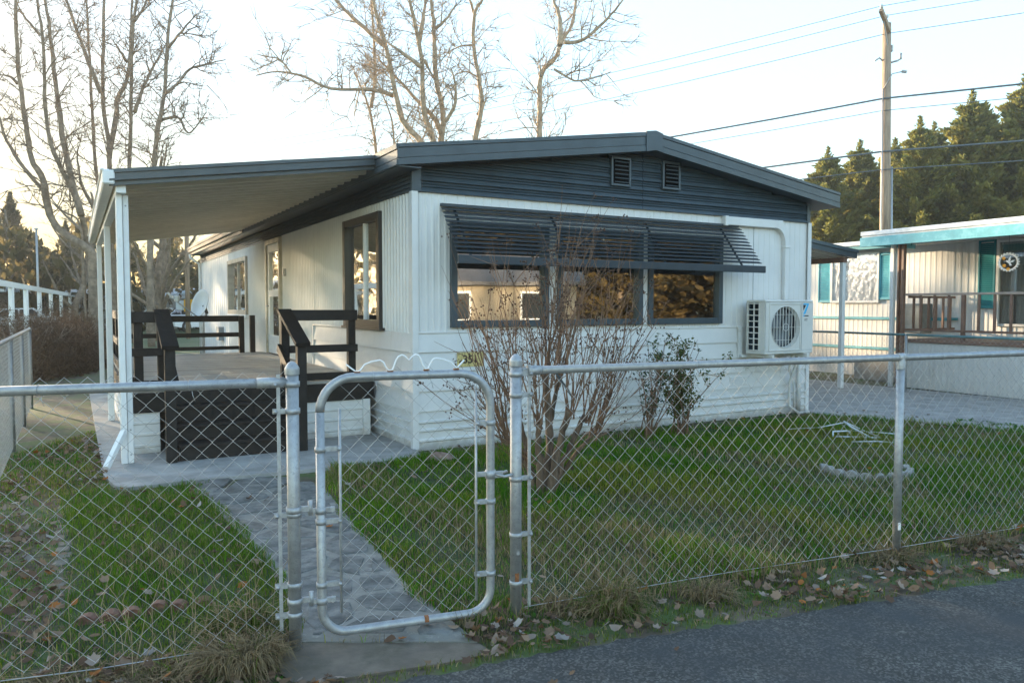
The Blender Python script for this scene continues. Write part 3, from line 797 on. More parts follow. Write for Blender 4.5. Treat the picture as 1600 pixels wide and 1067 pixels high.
# ================================================================== carport beside the home
cp = thing('carport', 'small dark-edged carport roof on thin posts over the driveway', 'carport', loc(0, 0, 0), TH)
zc = lambda u: 2.945 - .112 * (u - HW)
pr = []; v = 1.70
while v < 8: pr += [(v, 0), (v + .12, 0), (v + .13, .03), (v + .18, .03)]; v += .19
m = MB(); m.sheet(pr, HW + .02, 9.5, lambda p, t: (t, p[0], zc(t) - .10 - p[1])); m.build('pan_sheet', M['coverunder'], cp)
m = MB(); m.sheet([(1.66, 0), (8, 0)], HW + .02, 9.55, lambda p, t: (t, p[0], zc(t) + .02)); m.build('top_sheet', M['coveredge'], cp)
m = MB(); m.prism([(HW + .02, zc(HW) - .13), (9.56, zc(9.56) - .13), (9.56, zc(9.56) - .01), (HW + .02, zc(HW) - .01)], 1.62, 1.69, 'y'); m.prism([(HW + .02, zc(HW) - .03), (9.57, zc(9.57) - .03), (9.57, zc(9.57) + .03), (HW + .02, zc(HW) + .03)], 1.595, 1.65, 'y'); m.build('fascia', M['coveredge'], cp)
m = MB(); m.cbox(9.50, 9.58, 1.70, 8.0, zc(9.5) - .13, zc(9.5) + .0); m.build('gutter', M['coveredge'], cp)
m = MB(); m.cbox(9.26, 9.36, 1.68, 8, 2.36, 2.45); m.build('beam', M['nrail'], cp)
for v in (1.74, 2.85, 6.5):
    m = MB(); m.cbox(9.27, 9.355, v - .04, v + .04, .018, 2.362, .005); m.build('post', M['postwhite'], cp)

# ================================================================== outdoor heat-pump unit on wall brackets
ac = thing('heat_pump', 'ivory outdoor heat pump hung on the front wall', 'heat pump', loc(0, 0, 0), TH)
AU0, AU1, AV0, AV1, AZ0, AZ1 = 4.80, 5.75, -.455, -.125, .905, 1.632
m = MB(); t = .02
m.cbox(AU0, AU1, AV0, AV1, AZ1 - .035, AZ1, .01); m.cbox(AU0, AU1, AV0, AV1, AZ0, AZ0 + .04, .008)
m.cbox(AU1 - t, AU1, AV0, AV1, AZ0 + .04, AZ1 - .035, .003); m.cbox(AU0, AU1, AV1 - t, AV1, AZ0 + .04, AZ1 - .035, .003)
m.cbox(AU0, AU0 + t, AV0, AV0 + .10, AZ0 + .04, AZ1 - .035, .003); m.cbox(AU0, AU0 + t, AV1 - .03, AV1, AZ0 + .04, AZ1 - .035, .003)
# front sheet with a round hole
cx, cz, fr = 5.20, 1.265, .285
n = 40; ring = [(cx + fr * math.cos(2 * math.pi * k / n), cz + fr * math.sin(2 * math.pi * k / n)) for k in range(n)]
def sq(a):
    c, s_ = math.cos(a), math.sin(a); x0, x1, z0, z1 = AU0, AU1, AZ0 + .04, AZ1 - .035
    tt = min((x1 - cx) / c if c > 1e-6 else ((x0 - cx) / c if c < -1e-6 else 9), (z1 - cz) / s_ if s_ > 1e-6 else ((z0 - cz) / s_ if s_ < -1e-6 else 9))
    return (cx + c * tt, cz + s_ * tt)
angs = sorted([2 * math.pi * k / n for k in range(n)] + [math.atan2(z - cz, x - cx) % (2 * math.pi) for x in (AU0, AU1) for z in (AZ0 + .04, AZ1 - .035)])
vs = [(cx + fr * math.cos(a), AV0, cz + fr * math.sin(a)) for a in angs] + [(sq(a)[0], AV0, sq(a)[1]) for a in angs] + [(cx + (fr - .02) * math.cos(a), AV0 + .05, cz + (fr - .02) * math.sin(a)) for a in angs]
N_ = len(angs)
m.add(vs, [(k, N_ + k, N_ + (k + 1) % N_, (k + 1) % N_) for k in range(N_)] + [(2 * N_ + k, k, (k + 1) % N_, 2 * N_ + (k + 1) % N_) for k in range(N_)])
m.build('casing', M['aclight'], ac)
# raised front panel frame round the fan and the service cover
m = MB()
for (a0, a1, z0, z1) in ((4.875, 5.50, 1.572, 1.590), (4.875, 5.50, .945, .963), (4.875, 4.893, .963, 1.572), (5.482, 5.50, .963, 1.572)): m.cbox(a0, a1, AV0 - .010, AV0 - .001, z0, z1, .003)
m.build('panel_frame', M['aclight'], ac)
m = MB(); m.box(5.512, 5.518, AV0 - .002, AV0 - .0005, .95, 1.59); m.build('panel_joint', M['acgrey'], ac)
m = MB(); m.box(AU0 + .03, AU1 - .03, AV1 - .06, AV1 - .03, AZ0 + .045, AZ1 - .04); m.build('coil', M['acdark'], ac)
for i, v in enumerate((-.352, -.262, -.157)):
    m = MB(); m.cbox(AU0 - .004, AU0 + .012, v - .008, v + .008, AZ0 + .03, AZ1 - .03, .002); m.build('grille_bar', M['aclight'], ac)
for i in range(9):
    z = AZ0 + .05 + i * .0785
    m = MB(); m.cbox(AU0 - .005, AU0 + .011, -.352, -.155, z - .007, z + .007, .002); m.build('grille_bar', M['aclight'], ac)
m = MB()
for k in range(12): # fan cowl back
    pass
m.lathe([(0, 0), (.27, 0)], (0, 0, 0), 32); m.xf(Matrix.Translation((cx, AV0 + .13, cz)) @ Matrix.Rotation(R(90), 4, 'X')); m.build('fan_shroud', mix_in(mat('mottled_fan_grey', (.16, .175, .18), .6, var=.15, scale=12), (.20, .20, .07), 9, .55, .62), ac)  # grey disc with random yellow-green mottling
for k in range(3):
    m = MB(); pts = []
    for j in range(9):
        a = R(-38 + 76 * j / 8); pts.append((.25 * math.cos(a), .25 * math.sin(a)))
    pts += [(.05, .06), (.05, -.06)]
    m.prism(pts, -.004, .004, 'z'); m.xf(Matrix.Translation((cx, AV0 + .085, cz)) @ Matrix.Rotation(R(90), 4, 'X') @ Matrix.Rotation(R(120 * k + 20), 4, 'Z') @ Matrix.Rotation(R(16), 4, 'X')); m.build('fan_blade', M['acgrey'], ac)
gd = MB(); W_ = .0035
for k in range(-4, 5):
    x = k * .058; h = math.sqrt(max(.0, (fr - .004) ** 2 - x * x)); gd.bar((cx + x, AV0 - .004, cz - h), (cx + x, AV0 - .004, cz + h), .007, .007, (0, 1, 0))
for z in (-.17, 0, .17):
    h = math.sqrt((fr - .004) ** 2 - z * z); gd.bar((cx - h, AV0 - .008, cz + z), (cx + h, AV0 - .008, cz + z), .005, .005)
for rr in (fr - .002, .05):
    gd.tube([(cx + rr * math.cos(2 * math.pi * k / 40), AV0 - .004, cz + rr * math.sin(2 * math.pi * k / 40)) for k in range(41)], .004, 5)
gd.build('fan_guard', M['aclight'], ac)
# maker's mark on the service cover: blue stroke with a black corner, a short bar and small letters
lg = MB(); y0, y1 = AV0 - .003, AV0 - .0005
lg.prism([(5.545, 1.585), (5.662, 1.585), (5.585, 1.440), (5.545, 1.440), (5.622, 1.567), (5.545, 1.567)], y0, y1, 'y'); lg.prism([(5.545, 1.407), (5.566, 1.407), (5.566, 1.425), (5.545, 1.425)], y0, y1, 'y'); lgo = lg.build('logo', M['logoblue'], ac)
lg = MB(); lg.prism([(5.545, 1.564), (5.598, 1.564), (5.547, 1.490)], y0, y1, 'y'); lg.prism([(5.570, 1.409), (5.652, 1.409), (5.652, 1.424), (5.570, 1.424)], y0, y1, 'y'); lg.build('logo_stroke', M['ink'], lgo)
text_mesh('FIT', .05, M['acgrey'], 'small_lettering', Matrix.Translation((5.605, AV0 - .001, 1.36)) @ Matrix.Rotation(R(90), 4, 'X'), lgo, .0006)
for u in (4.92, 5.60):
    m = MB(); m.cbox(u - .02, u + .02, -.04, -.028, .66, 1.20, .003); m.cbox(u - .02, u + .02, -.50, -.04, .855, .90, .003); m.bar((u, -.05, .70), (u, -.42, .86), .03, .012); m.build('bracket', M['aclight'], ac)
m = MB(); m.cbox(4.74, 4.80, -.06, -.028, .84, 1.27, .003); m.cbox(4.74, 5.80, -.12, -.09, .85, .885, .003); m.build('bracket_bar', M['skirt'], ac)
m = MB(); m.tube([(5.68, -.26, .90), (5.69, -.22, .70), (5.72, -.10, .45), (5.74, -.08, .12), (5.85, -.16, .02), (6.0, -.22, .03)], .022, 8); m.tube([(5.62, -.22, .90), (5.66, -.14, .65), (5.84, -.08, .40), (5.86, -.07, .03)], .016, 8); m.tube([(5.95, -.07, .95), (5.95, -.07, .02)], .03, 8); m.build('pipe', M['skirt'], ac)

# ================================================================== inside the front room
cu_ = thing('curtain', 'cream curtain hanging behind the third front pane', 'curtain', loc(3.24, .14, 0), TH)
m = MB(); pr = [(x * .012, .022 * math.sin(x * 1.25)) for x in range(16)]
m.sheet(pr, 0, 1, lambda p, t: (p[0] * (1 - .45 * (1 - t)) , p[1], .8 + 1.65 * t)); m.build('drape', M['curtain'], cu_)
m = MB(); m.tube([(-.1, 0, 2.46), (.9, 0, 2.46)], .012, 6); m.build('rod', M['frame'], cu_)
fl = thing('flower_vase', 'vase of yellow flowers behind the middle front pane', 'flowers', loc(2.70, .45, .72), TH)
m = MB(); m.lathe([(0, .45), (.05, .45), (.07, .55), (.03, .64), (.035, .66)], (0, 0, 0), 14); m.build('vase', M['chairblue'], fl)
m = MB(); m.cbox(-.7, .5, -.15, .4, .41, .45); m.cbox(-.66, -.61, -.1, -.05, 0, .41); m.cbox(.41, .46, -.1, -.05, 0, .41); m.cbox(-.66, -.61, .3, .35, 0, .41); m.cbox(.41, .46, .3, .35, 0, .41); m.build('side_table', M['room'], fl)
st_, pt = MB(), MB()
for k in range(9):
    a = k * 2.4; x, y, z = .1 * math.cos(a), .06 * math.sin(a), .80 + .16 * random.random()
    st_.tube([(0, 0, .62), (x * .6, y * .6, .75), (x, y, z)], .003, 4)
    for p in range(6): pt.add([(x, y, z), (x + .035 * math.cos(p), y - .01, z + .035 * math.sin(p)), (x + .035 * math.cos(p + .8), y - .012, z + .035 * math.sin(p + .8))], [(0, 1, 2)])
st_.build('stem', M['stemgreen'], fl); pt.build('petals', M['flower'], fl)
ch = thing('armchair', 'blue-grey armchair back behind the first front pane', 'chair', loc(.62, .5, .72), TH)
m = MB(); m.cbox(-.22, .3, -.05, .14, .35, .98, .06); m.build('backrest', M['chairblue'], ch)
m = MB(); m.cbox(-.22, .3, .14, .65, .28, .42, .05); m.build('seat', M['chairblue'], ch)
for x in (-.2, .24):
    for y in (0, .58):
        m = MB(); m.cbox(x, x + .05, y, y + .05, 0, .30); m.build('leg', M['frame'], ch)

# ================================================================== satellite dish
sd = thing('satellite_dish', 'pale oval satellite dish on a mast behind the deck', 'satellite dish', loc(-.92, 8.55, 0), 0)
m = MB(); m.tube([(0, 0, 0), (0, 0, 1.25), (.06, .04, 1.42)], .024, 8); m.build('mast', M['galvdull'], sd)
nrm = Vector((-.52, -.78, .36)).normalized(); q = nrm.to_track_quat('Z', 'Y').to_matrix().to_4x4(); ctr = Vector((-.04, -.05, 1.60))
m = MB(); prof = [(.0, -.07), (.08, -.064), (.16, -.046), (.23, -.018), (.285, .012), (.295, .010), (.285, -.002), (.16, -.058), (0, -.085)]
m.lathe(prof, (0, 0, 0), 32); m.xf(Matrix.Translation(ctr) @ q @ Matrix.Rotation(R(25), 4, 'Z') @ Matrix.Diagonal((.86, 1.04, 1, 1))); m.build('reflector', M['dish'], sd)
tip = ctr + nrm * .52 + Vector((0, 0, -.16)); foot = ctr + Vector((0, 0, -.30))
m = MB(); m.tube([foot, tip], .014, 6); m.build('arm', M['galvdull'], sd)
m = MB(); m.cbox(tip.x - .05, tip.x + .05, tip.y - .04, tip.y + .04, tip.z, tip.z + .13, .02); m.bar(tip + Vector((-.06, 0, .06)), tip + Vector((-.17, -.02, .18)), .09, .03); m.build('receiver', M['dish'], sd)
m = MB(); m.bar(ctr - nrm * .09, Vector((.06, .04, 1.40)), .09, .06); m.build('bracket', M['frame'], sd)

# ================================================================== chain-link fences and gate
eF = (FB - FA).normalized(); aF = math.atan2(eF.y, eF.x)
eG = (FC - FB).normalized(); aG = math.atan2(eG.y, eG.x)
DW = .0852
def chain_mesh(x0, x1, z0, z1, parent, peaks=True, r=.00135, name='wire_mesh', sides=4, lean=0.0):
    """interlinked zigzag wires, each a vertical zigzag half a diamond wide"""
    h = DW / 2; n = int(round((x1 - x0) / h)); rows = int((z1 - z0) / h)
    V, F = [], []
    for k in range(n):
        xa = x0 + k * h
        zz = [z1 - j * h for j in range(rows + 1)]
        pts = []
        for j, z in enumerate(zz):
            s = (j + k) % 2
            bend = .0008 * math.sin(k * 1.7 + j * .6)
            x = xa + (h + .0018 if s else -.0018)
            pts.append((x + bend, (.0022 if s else -.0022) * (1 if j % 4 < 2 else 1), z))
        if peaks and (k % 2 == 0): pts = pts
        b = len(V)
        for i, p in enumerate(pts):
            a = Vector(pts[max(i - 1, 0)]); c = Vector(pts[min(i + 1, len(pts) - 1)]); t = Vector((0, 0, -1))
            for q_ in range(sides):
                an = 2 * math.pi * (q_ + .5) / sides
                V.append((p[0] + r * 1.25 * math.cos(an), p[1] + r * math.sin(an), p[2]))
        for i in range(len(pts) - 1):
            for q_ in range(sides):
                F.append((b + i * sides + q_, b + i * sides + (q_ + 1) % sides, b + (i + 1) * sides + (q_ + 1) % sides, b + (i + 1) * sides + q_))
    me = raw_mesh(name, np.array(V), np.array(F), M['wire'], smooth=True)
    return tag(link(bpy.data.objects.new(name, me), parent), kind='stuff')
def post(parent, x, h, r, cap=True, z0=0.0, lean=(0, 0)):
    m = MB(); m.tube([(x, 0, z0), (x + lean[0], lean[1], h)], r, 20); p = m.build('post', M['galv'], parent)
    if cap:
        m = MB(); m.lathe([(r + .004, -.028), (r + .005, -.004), (r + .0045, .0), (r * .92, .012), (r * .6, .024), (.004, .031), (0, .031)], (x + lean[0], lean[1], h), 20); m.build('cap', M['galv'], p)
    return p
def band(parent, x, z, r, tab, name='tension_band'):
    """strap round the post with a bolted tab reaching to the tension bar"""
    m = MB(); m.lathe([(r, -.012), (r + .0035, -.012), (r + .0035, .012), (r, .012)], (x, 0, z), 18)
    x1 = x + tab
    m.cbox(min(x, x1) if tab < 0 else x + r, max(x, x1) if tab > 0 else x - r, -.010, -.006, z - .011, z + .011, .001)
    m.cbox(min(x, x1) if tab < 0 else x + r, max(x, x1) if tab > 0 else x - r, .006, .010, z - .011, z + .011, .001)
    m.tube([(x1 - math.copysign(.012, tab), -.022, z), (x1 - math.copysign(.012, tab), .014, z)], .007, 8)
    m.lathe([(0, -.006), (.009, -.006), (.009, .002), (0, .005)], (0, 0, 0), 8)
    nv = 4 * 8
    m.v[-nv:] = [(x1 - math.copysign(.012, tab) + a, -.022 - c, z + b) for a, b, c in m.v[-nv:]]
    return m.build(name, M['galvdull'], parent)
def ties(parent, xs, z, r):
    m = MB()
    for x in xs:
        m.tube([(x + .004 * math.cos(a), (r + .003) * math.cos(a), z + (r + .003) * math.sin(a)) for a in [k * .7 for k in range(10)]] + [(x + .012, -.012, z - r - .02), (x + .02, -.006, z - r - .045)], .0016, 4)
    return m.build('tie_wire', M['wire'], parent)

# left run
fl_ = thing('chain_link_fence', 'chain-link fence panel left of the gate, over the leafy yard', 'fence', FA, aF, 'chain-link fence runs')
LL = 1.46
post(fl_, 0, 1.275, .0280); post(fl_, -LL, 1.275, .0280)
m = MB(); m.tube([(-LL + .02, 0, 1.213), (-.02, 0, 1.213)], .0205, 16); m.build('top_rail', M['galv'], fl_)
m = MB(); m.tube([(-.15, 0, 1.213), (-.035, 0, 1.213)], .0235, 16); m.cbox(-.062, -.03, -.008, .008, 1.200, 1.226); m.build('rail_end', M['galvdull'], fl_)
m = MB(); m.cbox(-.068, -.052, -.012, -.006, .10, 1.250, .001); m.build('tension_bar', M['galvdull'], fl_)
for z in (1.205, 1.085, .62, .30, .165): band(fl_, 0, z, .030, -.085)
chain_mesh(-LL + .06, -.055, .03, 1.262, fl_)
ties(fl_, (-1.25, -.98, -.42), 1.213, .0205)
m = MB(); m.tube([(-LL, 0, .055), (-.8, -.006, .045), (-.05, 0, .06)], .0022, 5); m.build('bottom_wire', M['wire'], fl_)

# right run
fr_ = thing('chain_link_fence', 'chain-link fence run right of the gate along the asphalt', 'fence', FB, aG, 'chain-link fence runs')
RL = 7.68
post(fr_, 0, 1.285, .0285)
for k in range(1, 4): post(fr_, 2.551 * k, 1.215, .0245, cap=False)
for k in range(1, 4):
    m = MB(); m.lathe([(.028, -.05), (.029, -.01), (.026, .0), (.0255, .03)], (2.551 * k, 0, 1.215), 18); m.tube([(2.551 * k - .03, 0, 1.236), (2.551 * k + .03, 0, 1.236)], .0255, 14); m.build('loop_cap', M['galvdull'], fr_)
m = MB(); m.tube([(.07, 0, 1.233), (RL, 0, 1.238)], .0205, 16); m.build('top_rail', M['galv'], fr_)
m = MB(); m.tube([(.062, 0, 1.233), (.13, 0, 1.233)], .0240, 16); m.cbox(.03, .066, -.008, .008, 1.220, 1.246); m.build('rail_end', M['galvdull'], fr_)
m = MB(); m.cbox(.060, .076, -.012, -.006, .05, 1.262, .001); m.build('tension_bar', M['galvdull'], fr_)
for z in (1.218, 1.115, .70, .42, .18): band(fr_, 0, z, .029, .085)
chain_mesh(.062, RL, .03, 1.262, fr_)
ties(fr_, (.45, 1.05, 1.60, 2.15, 2.9, 3.5, 4.2, 4.9), 1.235, .0205)
m = MB(); m.tube([(.05, 0, .05), (1.3, .004, .06), (2.5, 0, .05), (4, 0, .06), (RL, 0, .05)], .0022, 5); m.build('bottom_wire', M['wire'], fr_)
m = MB(); m.tube([(0.0, -.0275, .335), (0.0, -.0305, .335)], .010, 10); m.build('bolt', M['galvdull'], fr_)
m = MB(); m.lathe([(.0290, -.03), (.0292, .03)], (0, 0, .205), 18); m.v = [p for p in m.v]; m.f = [f for i, f in enumerate(m.f) if i % 18 in (12, 13)]; m.sm = m.sm[:len(m.f)]; m.build('rust_patch', M['rust'], fr_)
m = MB(); m.box(2.551 - .018, 2.551 + .004, -.0268, -.0250, .17, .215); m.build('sticker', M['paintwhite'], fr_)

# gate
gt = thing('gate', 'chain-link gate with rounded tube frame and wavy white wire on top', 'gate', FA, aF)
G0, G1, GB, GT, GR = .118, .925, .055, 1.228, .0205
def corner(cx, cz, r, a0, a1): return [(cx + r * math.cos(R(a0 + (a1 - a0) * k / 8)), 0, cz + r * math.sin(R(a0 + (a1 - a0) * k / 8))) for k in range(9)]
rc, rb = .155, .115
loop = corner(G0 + rc, GT - rc, rc, 180, 90) + corner(G1 - rc, GT - rc, rc, 90, 0) + corner(G1 - rb, GB + rb, rb, 0, -90) + corner(G0 + rb, GB + rb, rb, -90, -180)
loop.append(loop[0])
m = MB(); m.tube(loop, GR, 14); m.build('gate_frame', M['galv'], gt)
for x, z0, z1 in ((.205, .145, 1.085), (.850, .120, 1.150)):
    m = MB(); m.tube([(x, -.006, z0), (x, -.006, z1)], .0062, 8); m.build('tension_bar', M['galvdull'], gt)
for x, xt, zs in ((G0, .205, (.905, .575, .285)), (G1, .850, (.985, .60, .245))):
    for z in zs: band(gt, x, z, .0215, (xt - x) * 1.08, 'brace_band')
chain_mesh(.207, .850, .075, 1.195, gt, peaks=False)
wv = [(415, 115), (445, 138), (468, 155), (490, 155), (503, 140), (520, 118), (560, 103), (610, 95), (630, 108), (645, 138), (660, 155), (683, 152), (692, 130), (705, 95), (718, 78), (740, 68), (756, 76), (780, 100), (800, 80), (820, 68), (838, 72), (850, 90), (866, 130), (880, 150), (897, 150), (912, 120), (930, 95), (950, 93), (990, 100), (1035, 115), (1055, 135), (1068, 149), (1080, 146), (1120, 106)]
m = MB(); m.tube([(G0 + (x - 265) * .000789, -.004, GT + GR + .004 + (155 - y) * .00082) for x, y in wv], .0042, 6); m.build('wavy_wire', M['paintwhite'], gt)
for x in (478, 670, 887, 1070):
    m = MB(); xx = G0 + (x - 265) * .000789; m.cbox(xx - .014, xx + .014, -.010, .006, GT + GR - .004, GT + GR + .005, .003); m.build('weld_spot', M['rust'], gt)
for z in (.905, .575, .285): pass
for z in (.64, .225):   # hinges: strap round the post, pin, strap round the frame
    m = MB(); m.lathe([(.030, -.014), (.034, -.014), (.034, .014), (.030, .014)], (0, 0, z), 18); m.cbox(.03, .075, -.008, .008, z - .013, z + .013, .002); m.tube([(.072, 0, z - .03), (.072, 0, z + .035)], .011, 10)
    m.lathe([(.021, -.016), (.025, -.016), (.025, .012), (.021, .012)], (G0, 0, z - .012), 16); m.cbox(.075, G0 - .018, -.006, .006, z - .024, z, .002); m.cbox(G0 + .02, G0 + .062, -.007, .007, z - .024, z + .0, .002)
    m.tube([(G0 + .048, -.016, z - .012), (G0 + .048, .014, z - .012)], .011, 8); m.build('hinge', M['galvdull'], gt)
m = MB(); z = .735      # fork latch
m.lathe([(.021, -.022), (.026, -.022), (.026, .018), (.021, .018)], (G1, 0, z), 16); m.cbox(G1 - .07, G1 - .02, -.007, .007, z - .012, z + .012, .002)
m.tube([(G1 + .02, -.02, z), (G1 + .06, -.035, z - .012), (G1 + .10, -.04, z - .004)], .008, 6); m.tube([(G1 + .02, .02, z), (G1 + .06, .035, z - .012), (G1 + .10, .04, z - .004)], .008, 6); m.cbox(G1 + .015, G1 + .06, -.02, -.013, z - .02, z + .014, .002); m.build('latch', M['galvdull'], gt)
m = MB(); xx = .60; m.lathe([(GR + .0006, -.009), (GR + .0006, .012)], (0, 0, 0), 14); m.f = m.f[4:11]; m.sm = m.sm[:7]; m.xf(Matrix.Translation((xx, 0, GB)) @ Matrix.Rotation(R(90), 4, 'Y')); m.build('rust_patch', M['rust'], gt)
ties(gt, (.36, .62), GT, GR)

# side fence along the left boundary
ff = thing('chain_link_fence', 'receding chain-link side fence at the left edge of the yard', 'fence', loc(-3.72, -3.84), TH + R(90), 'chain-link fence runs')
SL = 9.9
for k in range(0, 6):
    if k == 0: continue
    post(ff, SL * k / 5, 1.20, .024, cap=(k == 5))
m = MB(); m.tube([(0, 0, 1.205), (SL, 0, 1.205)], .0205, 12); m.build('top_rail', M['galv'], ff)
chain_mesh(.05, SL, .03, 1.235, ff, sides=3)

# ================================================================== neighbour's home
NT = .47
nh = thing('mobile_home', 'white metal home with teal fascia and shutters across the driveway', 'mobile home', (7.458, 14.364, 0), NT - math.pi / 2)
def npart(name, m, fn, parent=None):
    b = MB(); fn(b); return b.build(name, M[m] if isinstance(m, str) else m, parent or nh)
def nrib(x0, x1, z0, z1, pitch, depth, y=1.5):
    b = MB(); b.sheet(ribs(x0, x1, pitch, depth), z0, z1, lambda p, z: (p[0], y - p[1], z)); return b.build('wall_panel', M['nwall'], nh)
nrib(-14, -2.95, 0, 2.80, .12, .004); nrib(-2.95, -1.73, 0, 1.66, .12, .004); nrib(-2.95, -1.73, 2.70, 2.80, .12, .004); nrib(-1.73, -.15, 0, 2.80, .12, .004)
nrib(-.15, .78, 0, 2.84, .135, .010); nrib(.78, 2.2, 0, 1.17, .135, .010); nrib(2.2, 6.5, 0, 2.84, .135, .010)
npart('wall_panel', 'nwall', lambda b: b.box(-14, 6.5, 5.6, 5.62, 0, 2.8))
npart('wall_panel', 'nwall', lambda b: b.box(6.48, 6.5, 1.52, 5.6, 0, 2.9))
for z in (1.286, .63): npart('teal_strip', 'teal', lambda b: b.cbox(-14, -.16, 1.455, 1.488, z - .03, z + .03))
npart('teal_strip', 'tealdark', lambda b: b.cbox(-.16, .05, 1.43, 1.478, 1.27, 1.32))
# roof
nroof = npart('roof', mat('pale_metal_roof', (.55, .56, .56), .5, var=.06), lambda b: b.prism([(1.18, 2.80), (1.18, 2.955), (3.6, 3.10), (5.8, 2.95), (5.8, 2.80)], -14.3, 6.9, 'x'))
npart('fascia_strip', 'tealdark', lambda b: b.cbox(-14.3, -.76, 1.15, 1.182, 2.775, 2.85), nroof)
npart('fascia_strip', mat('white_roof_edge', (.68, .70, .71), .45), lambda b: b.cbox(-14.3, -.76, 1.13, 1.18, 2.87, 2.96), nroof)
npart('porch_roof', mat('pale_porch_roof', (.60, .62, .63), .5), lambda b: b.prism([(-.30, 2.83), (-.30, 2.92), (1.25, 3.02), (1.25, 2.82)], -.78, 6.8, 'x'), nroof)
npart('fascia_strip', 'teal', lambda b: b.cbox(-.80, 3.02, -.335, -.30, 2.695, 2.875, .006), nroof)
npart('fascia_strip', 'teal', lambda b: b.cbox(3.03, 6.8, -.335, -.30, 2.695, 2.875, .006), nroof)
npart('fascia_joint', 'nwall', lambda b: b.cbox(3.0, 3.04, -.345, -.336, 2.69, 2.88, .003), nroof)
npart('roof_edge', mat('white_drip_edge', (.70, .72, .73), .4), lambda b: b.cbox(-.80, 6.8, -.325, -.26, 2.905, 2.99, .01), nroof)
npart('end_board', 'teal', lambda b: b.cbox(-.80, -.77, -.298, 1.3, 2.72, 2.87), nroof)
npart('roof_vent', 'nwall', lambda b: b.lathe([(.05, 0), (.05, .16), (.07, .16), (.07, .2), (0, .22)], (-9.5, 1.5, 2.95), 10), nroof)
# foil-covered window
def crumple(x0, x1, z0, z1, n=22):
    V, F = [], []; r_ = random.Random(int(x0 * 100))
    for i in range(n + 1):
        for j in range(n + 1):
            V.append((x0 + (x1 - x0) * i / n, 1.470 - r_.uniform(0, .014), z0 + (z1 - z0) * j / n))
    for i in range(n):
        for j in range(n):
            a = i * (n + 1) + j; F += [(a, a + n + 1, a + n + 2), (a, a + n + 2, a + 1)] if r_.random() < .5 else [(a, a + n + 1, a + 1), (a + 1, a + n + 1, a + n + 2)]
    return raw_mesh('foil_sheet', np.array(V), np.array(F), M['foil'])
wf = npart('window', 'nwall', lambda b: (b.cbox(-2.98, -2.93, 1.43, 1.5, 1.62, 2.73), b.cbox(-1.76, -1.71, 1.43, 1.5, 1.62, 2.73), b.cbox(-2.93, -1.76, 1.43, 1.5, 1.62, 1.67), b.cbox(-2.93, -1.76, 1.43, 1.5, 2.69, 2.73), b.cbox(-2.64, -2.60, 1.43, 1.5, 1.67, 2.69)))
link(bpy.data.objects.new('foil_sheet', crumple(-2.60, -1.76, 1.67, 2.69)), wf)
link(bpy.data.objects.new('foil_sheet', crumple(-2.93, -2.64, 1.67, 2.69, 12)), wf)
def shutter(x0, x1, z0, z1, m='teal'):
    fr = MB(); w = .035
    fr.cbox(x0, x0 + w, 1.445, 1.48, z0, z1); fr.cbox(x1 - w, x1, 1.445, 1.48, z0, z1); fr.cbox(x0 + w, x1 - w, 1.447, 1.48, z0, z0 + w * 1.4); fr.cbox(x0 + w, x1 - w, 1.447, 1.48, z1 - w * 1.4, z1)
    n = int((z1 - z0 - .1) / .036)
    for k in range(n):
        z = z0 + .05 + k * .036; fr.add([(x0 + w, 1.474, z + .034), (x1 - w, 1.474, z + .034), (x1 - w, 1.452, z), (x0 + w, 1.452, z)], [(0, 1, 2, 3), (3, 2, 1, 0)][:1])
    return fr.build('shutter', M[m], nh)
shutter(-3.35, -2.99, 1.63, 2.66); shutter(-1.71, -1.44, 1.69, 2.70); shutter(.433, .755, 1.505, 2.815, 'tealdark'); shutter(2.25, 2.57, 1.505, 2.815, 'tealdark')
wn_ = npart('window', 'nwall', lambda b: (b.cbox(.775, .83, 1.44, 1.50, 1.17, 2.79), b.cbox(2.16, 2.215, 1.44, 1.5, 1.17, 2.79), b.cbox(.83, 2.16, 1.44, 1.5, 1.17, 1.22), b.cbox(.83, 2.16, 1.44, 1.5, 2.74, 2.79)))
npart('pane', 'glass_plain', lambda b: b.box(.83, 2.16, 1.475, 1.481, 1.22, 2.74), wn_)
npart('blind', mat('grey_window_blind', (.19, .19, .175), .8), lambda b: b.sheet([(.83 + .03 * k, .01 * (k % 2)) for k in range(45)], 1.2, 2.75, lambda p, z: (p[0], 1.56 + p[1], z)), wn_)
npart('utility_cabinet', mat('grey_green_cabinet', (.20, .225, .22), .5), lambda b: b.cbox(-1.02, -.50, 1.15, 1.49, 1.0, 1.60, .01))
npart('step_block', 'concrete', lambda b: b.cbox(-1.75, -.45, .75, 1.45, 0, .42, .01))

po = thing('porch', 'brown railed porch with white skirting on the teal-trimmed home', 'porch', (7.458, 14.364, 0), NT - math.pi / 2)
b = MB(); b.sheet(ribs(-.02, 6.4, .115, .004), .016, .865, lambda p, z: (p[0], .0 - p[1], z)); b.build('skirt_panel', M['nwall'], po)
b = MB(); b.sheet(ribs(0, 1.45, .115, .004), .016, .865, lambda p, z: (-.02 - p[1], p[0], z)); b.build('skirt_panel', M['nwall'], po)
npart('floor', 'nrail', lambda b: b.cbox(-.04, 6.4, -.03, 1.44, .87, .93), po)
npart('rail', 'nrail', lambda b: b.cbox(-.02, 6.4, -.02, .02, 1.085, 1.125), po)
npart('rail', mat('weathered_top_rail', (.36, .28, .23), .6), lambda b: b.cbox(-.03, 6.4, -.035, .035, 1.745, 1.785), po)
npart('rail', 'nrail', lambda b: (b.cbox(-.02, .02, .05, 1.43, 1.085, 1.125), b.cbox(-.02, .02, .05, 1.43, 1.70, 1.745)), po)
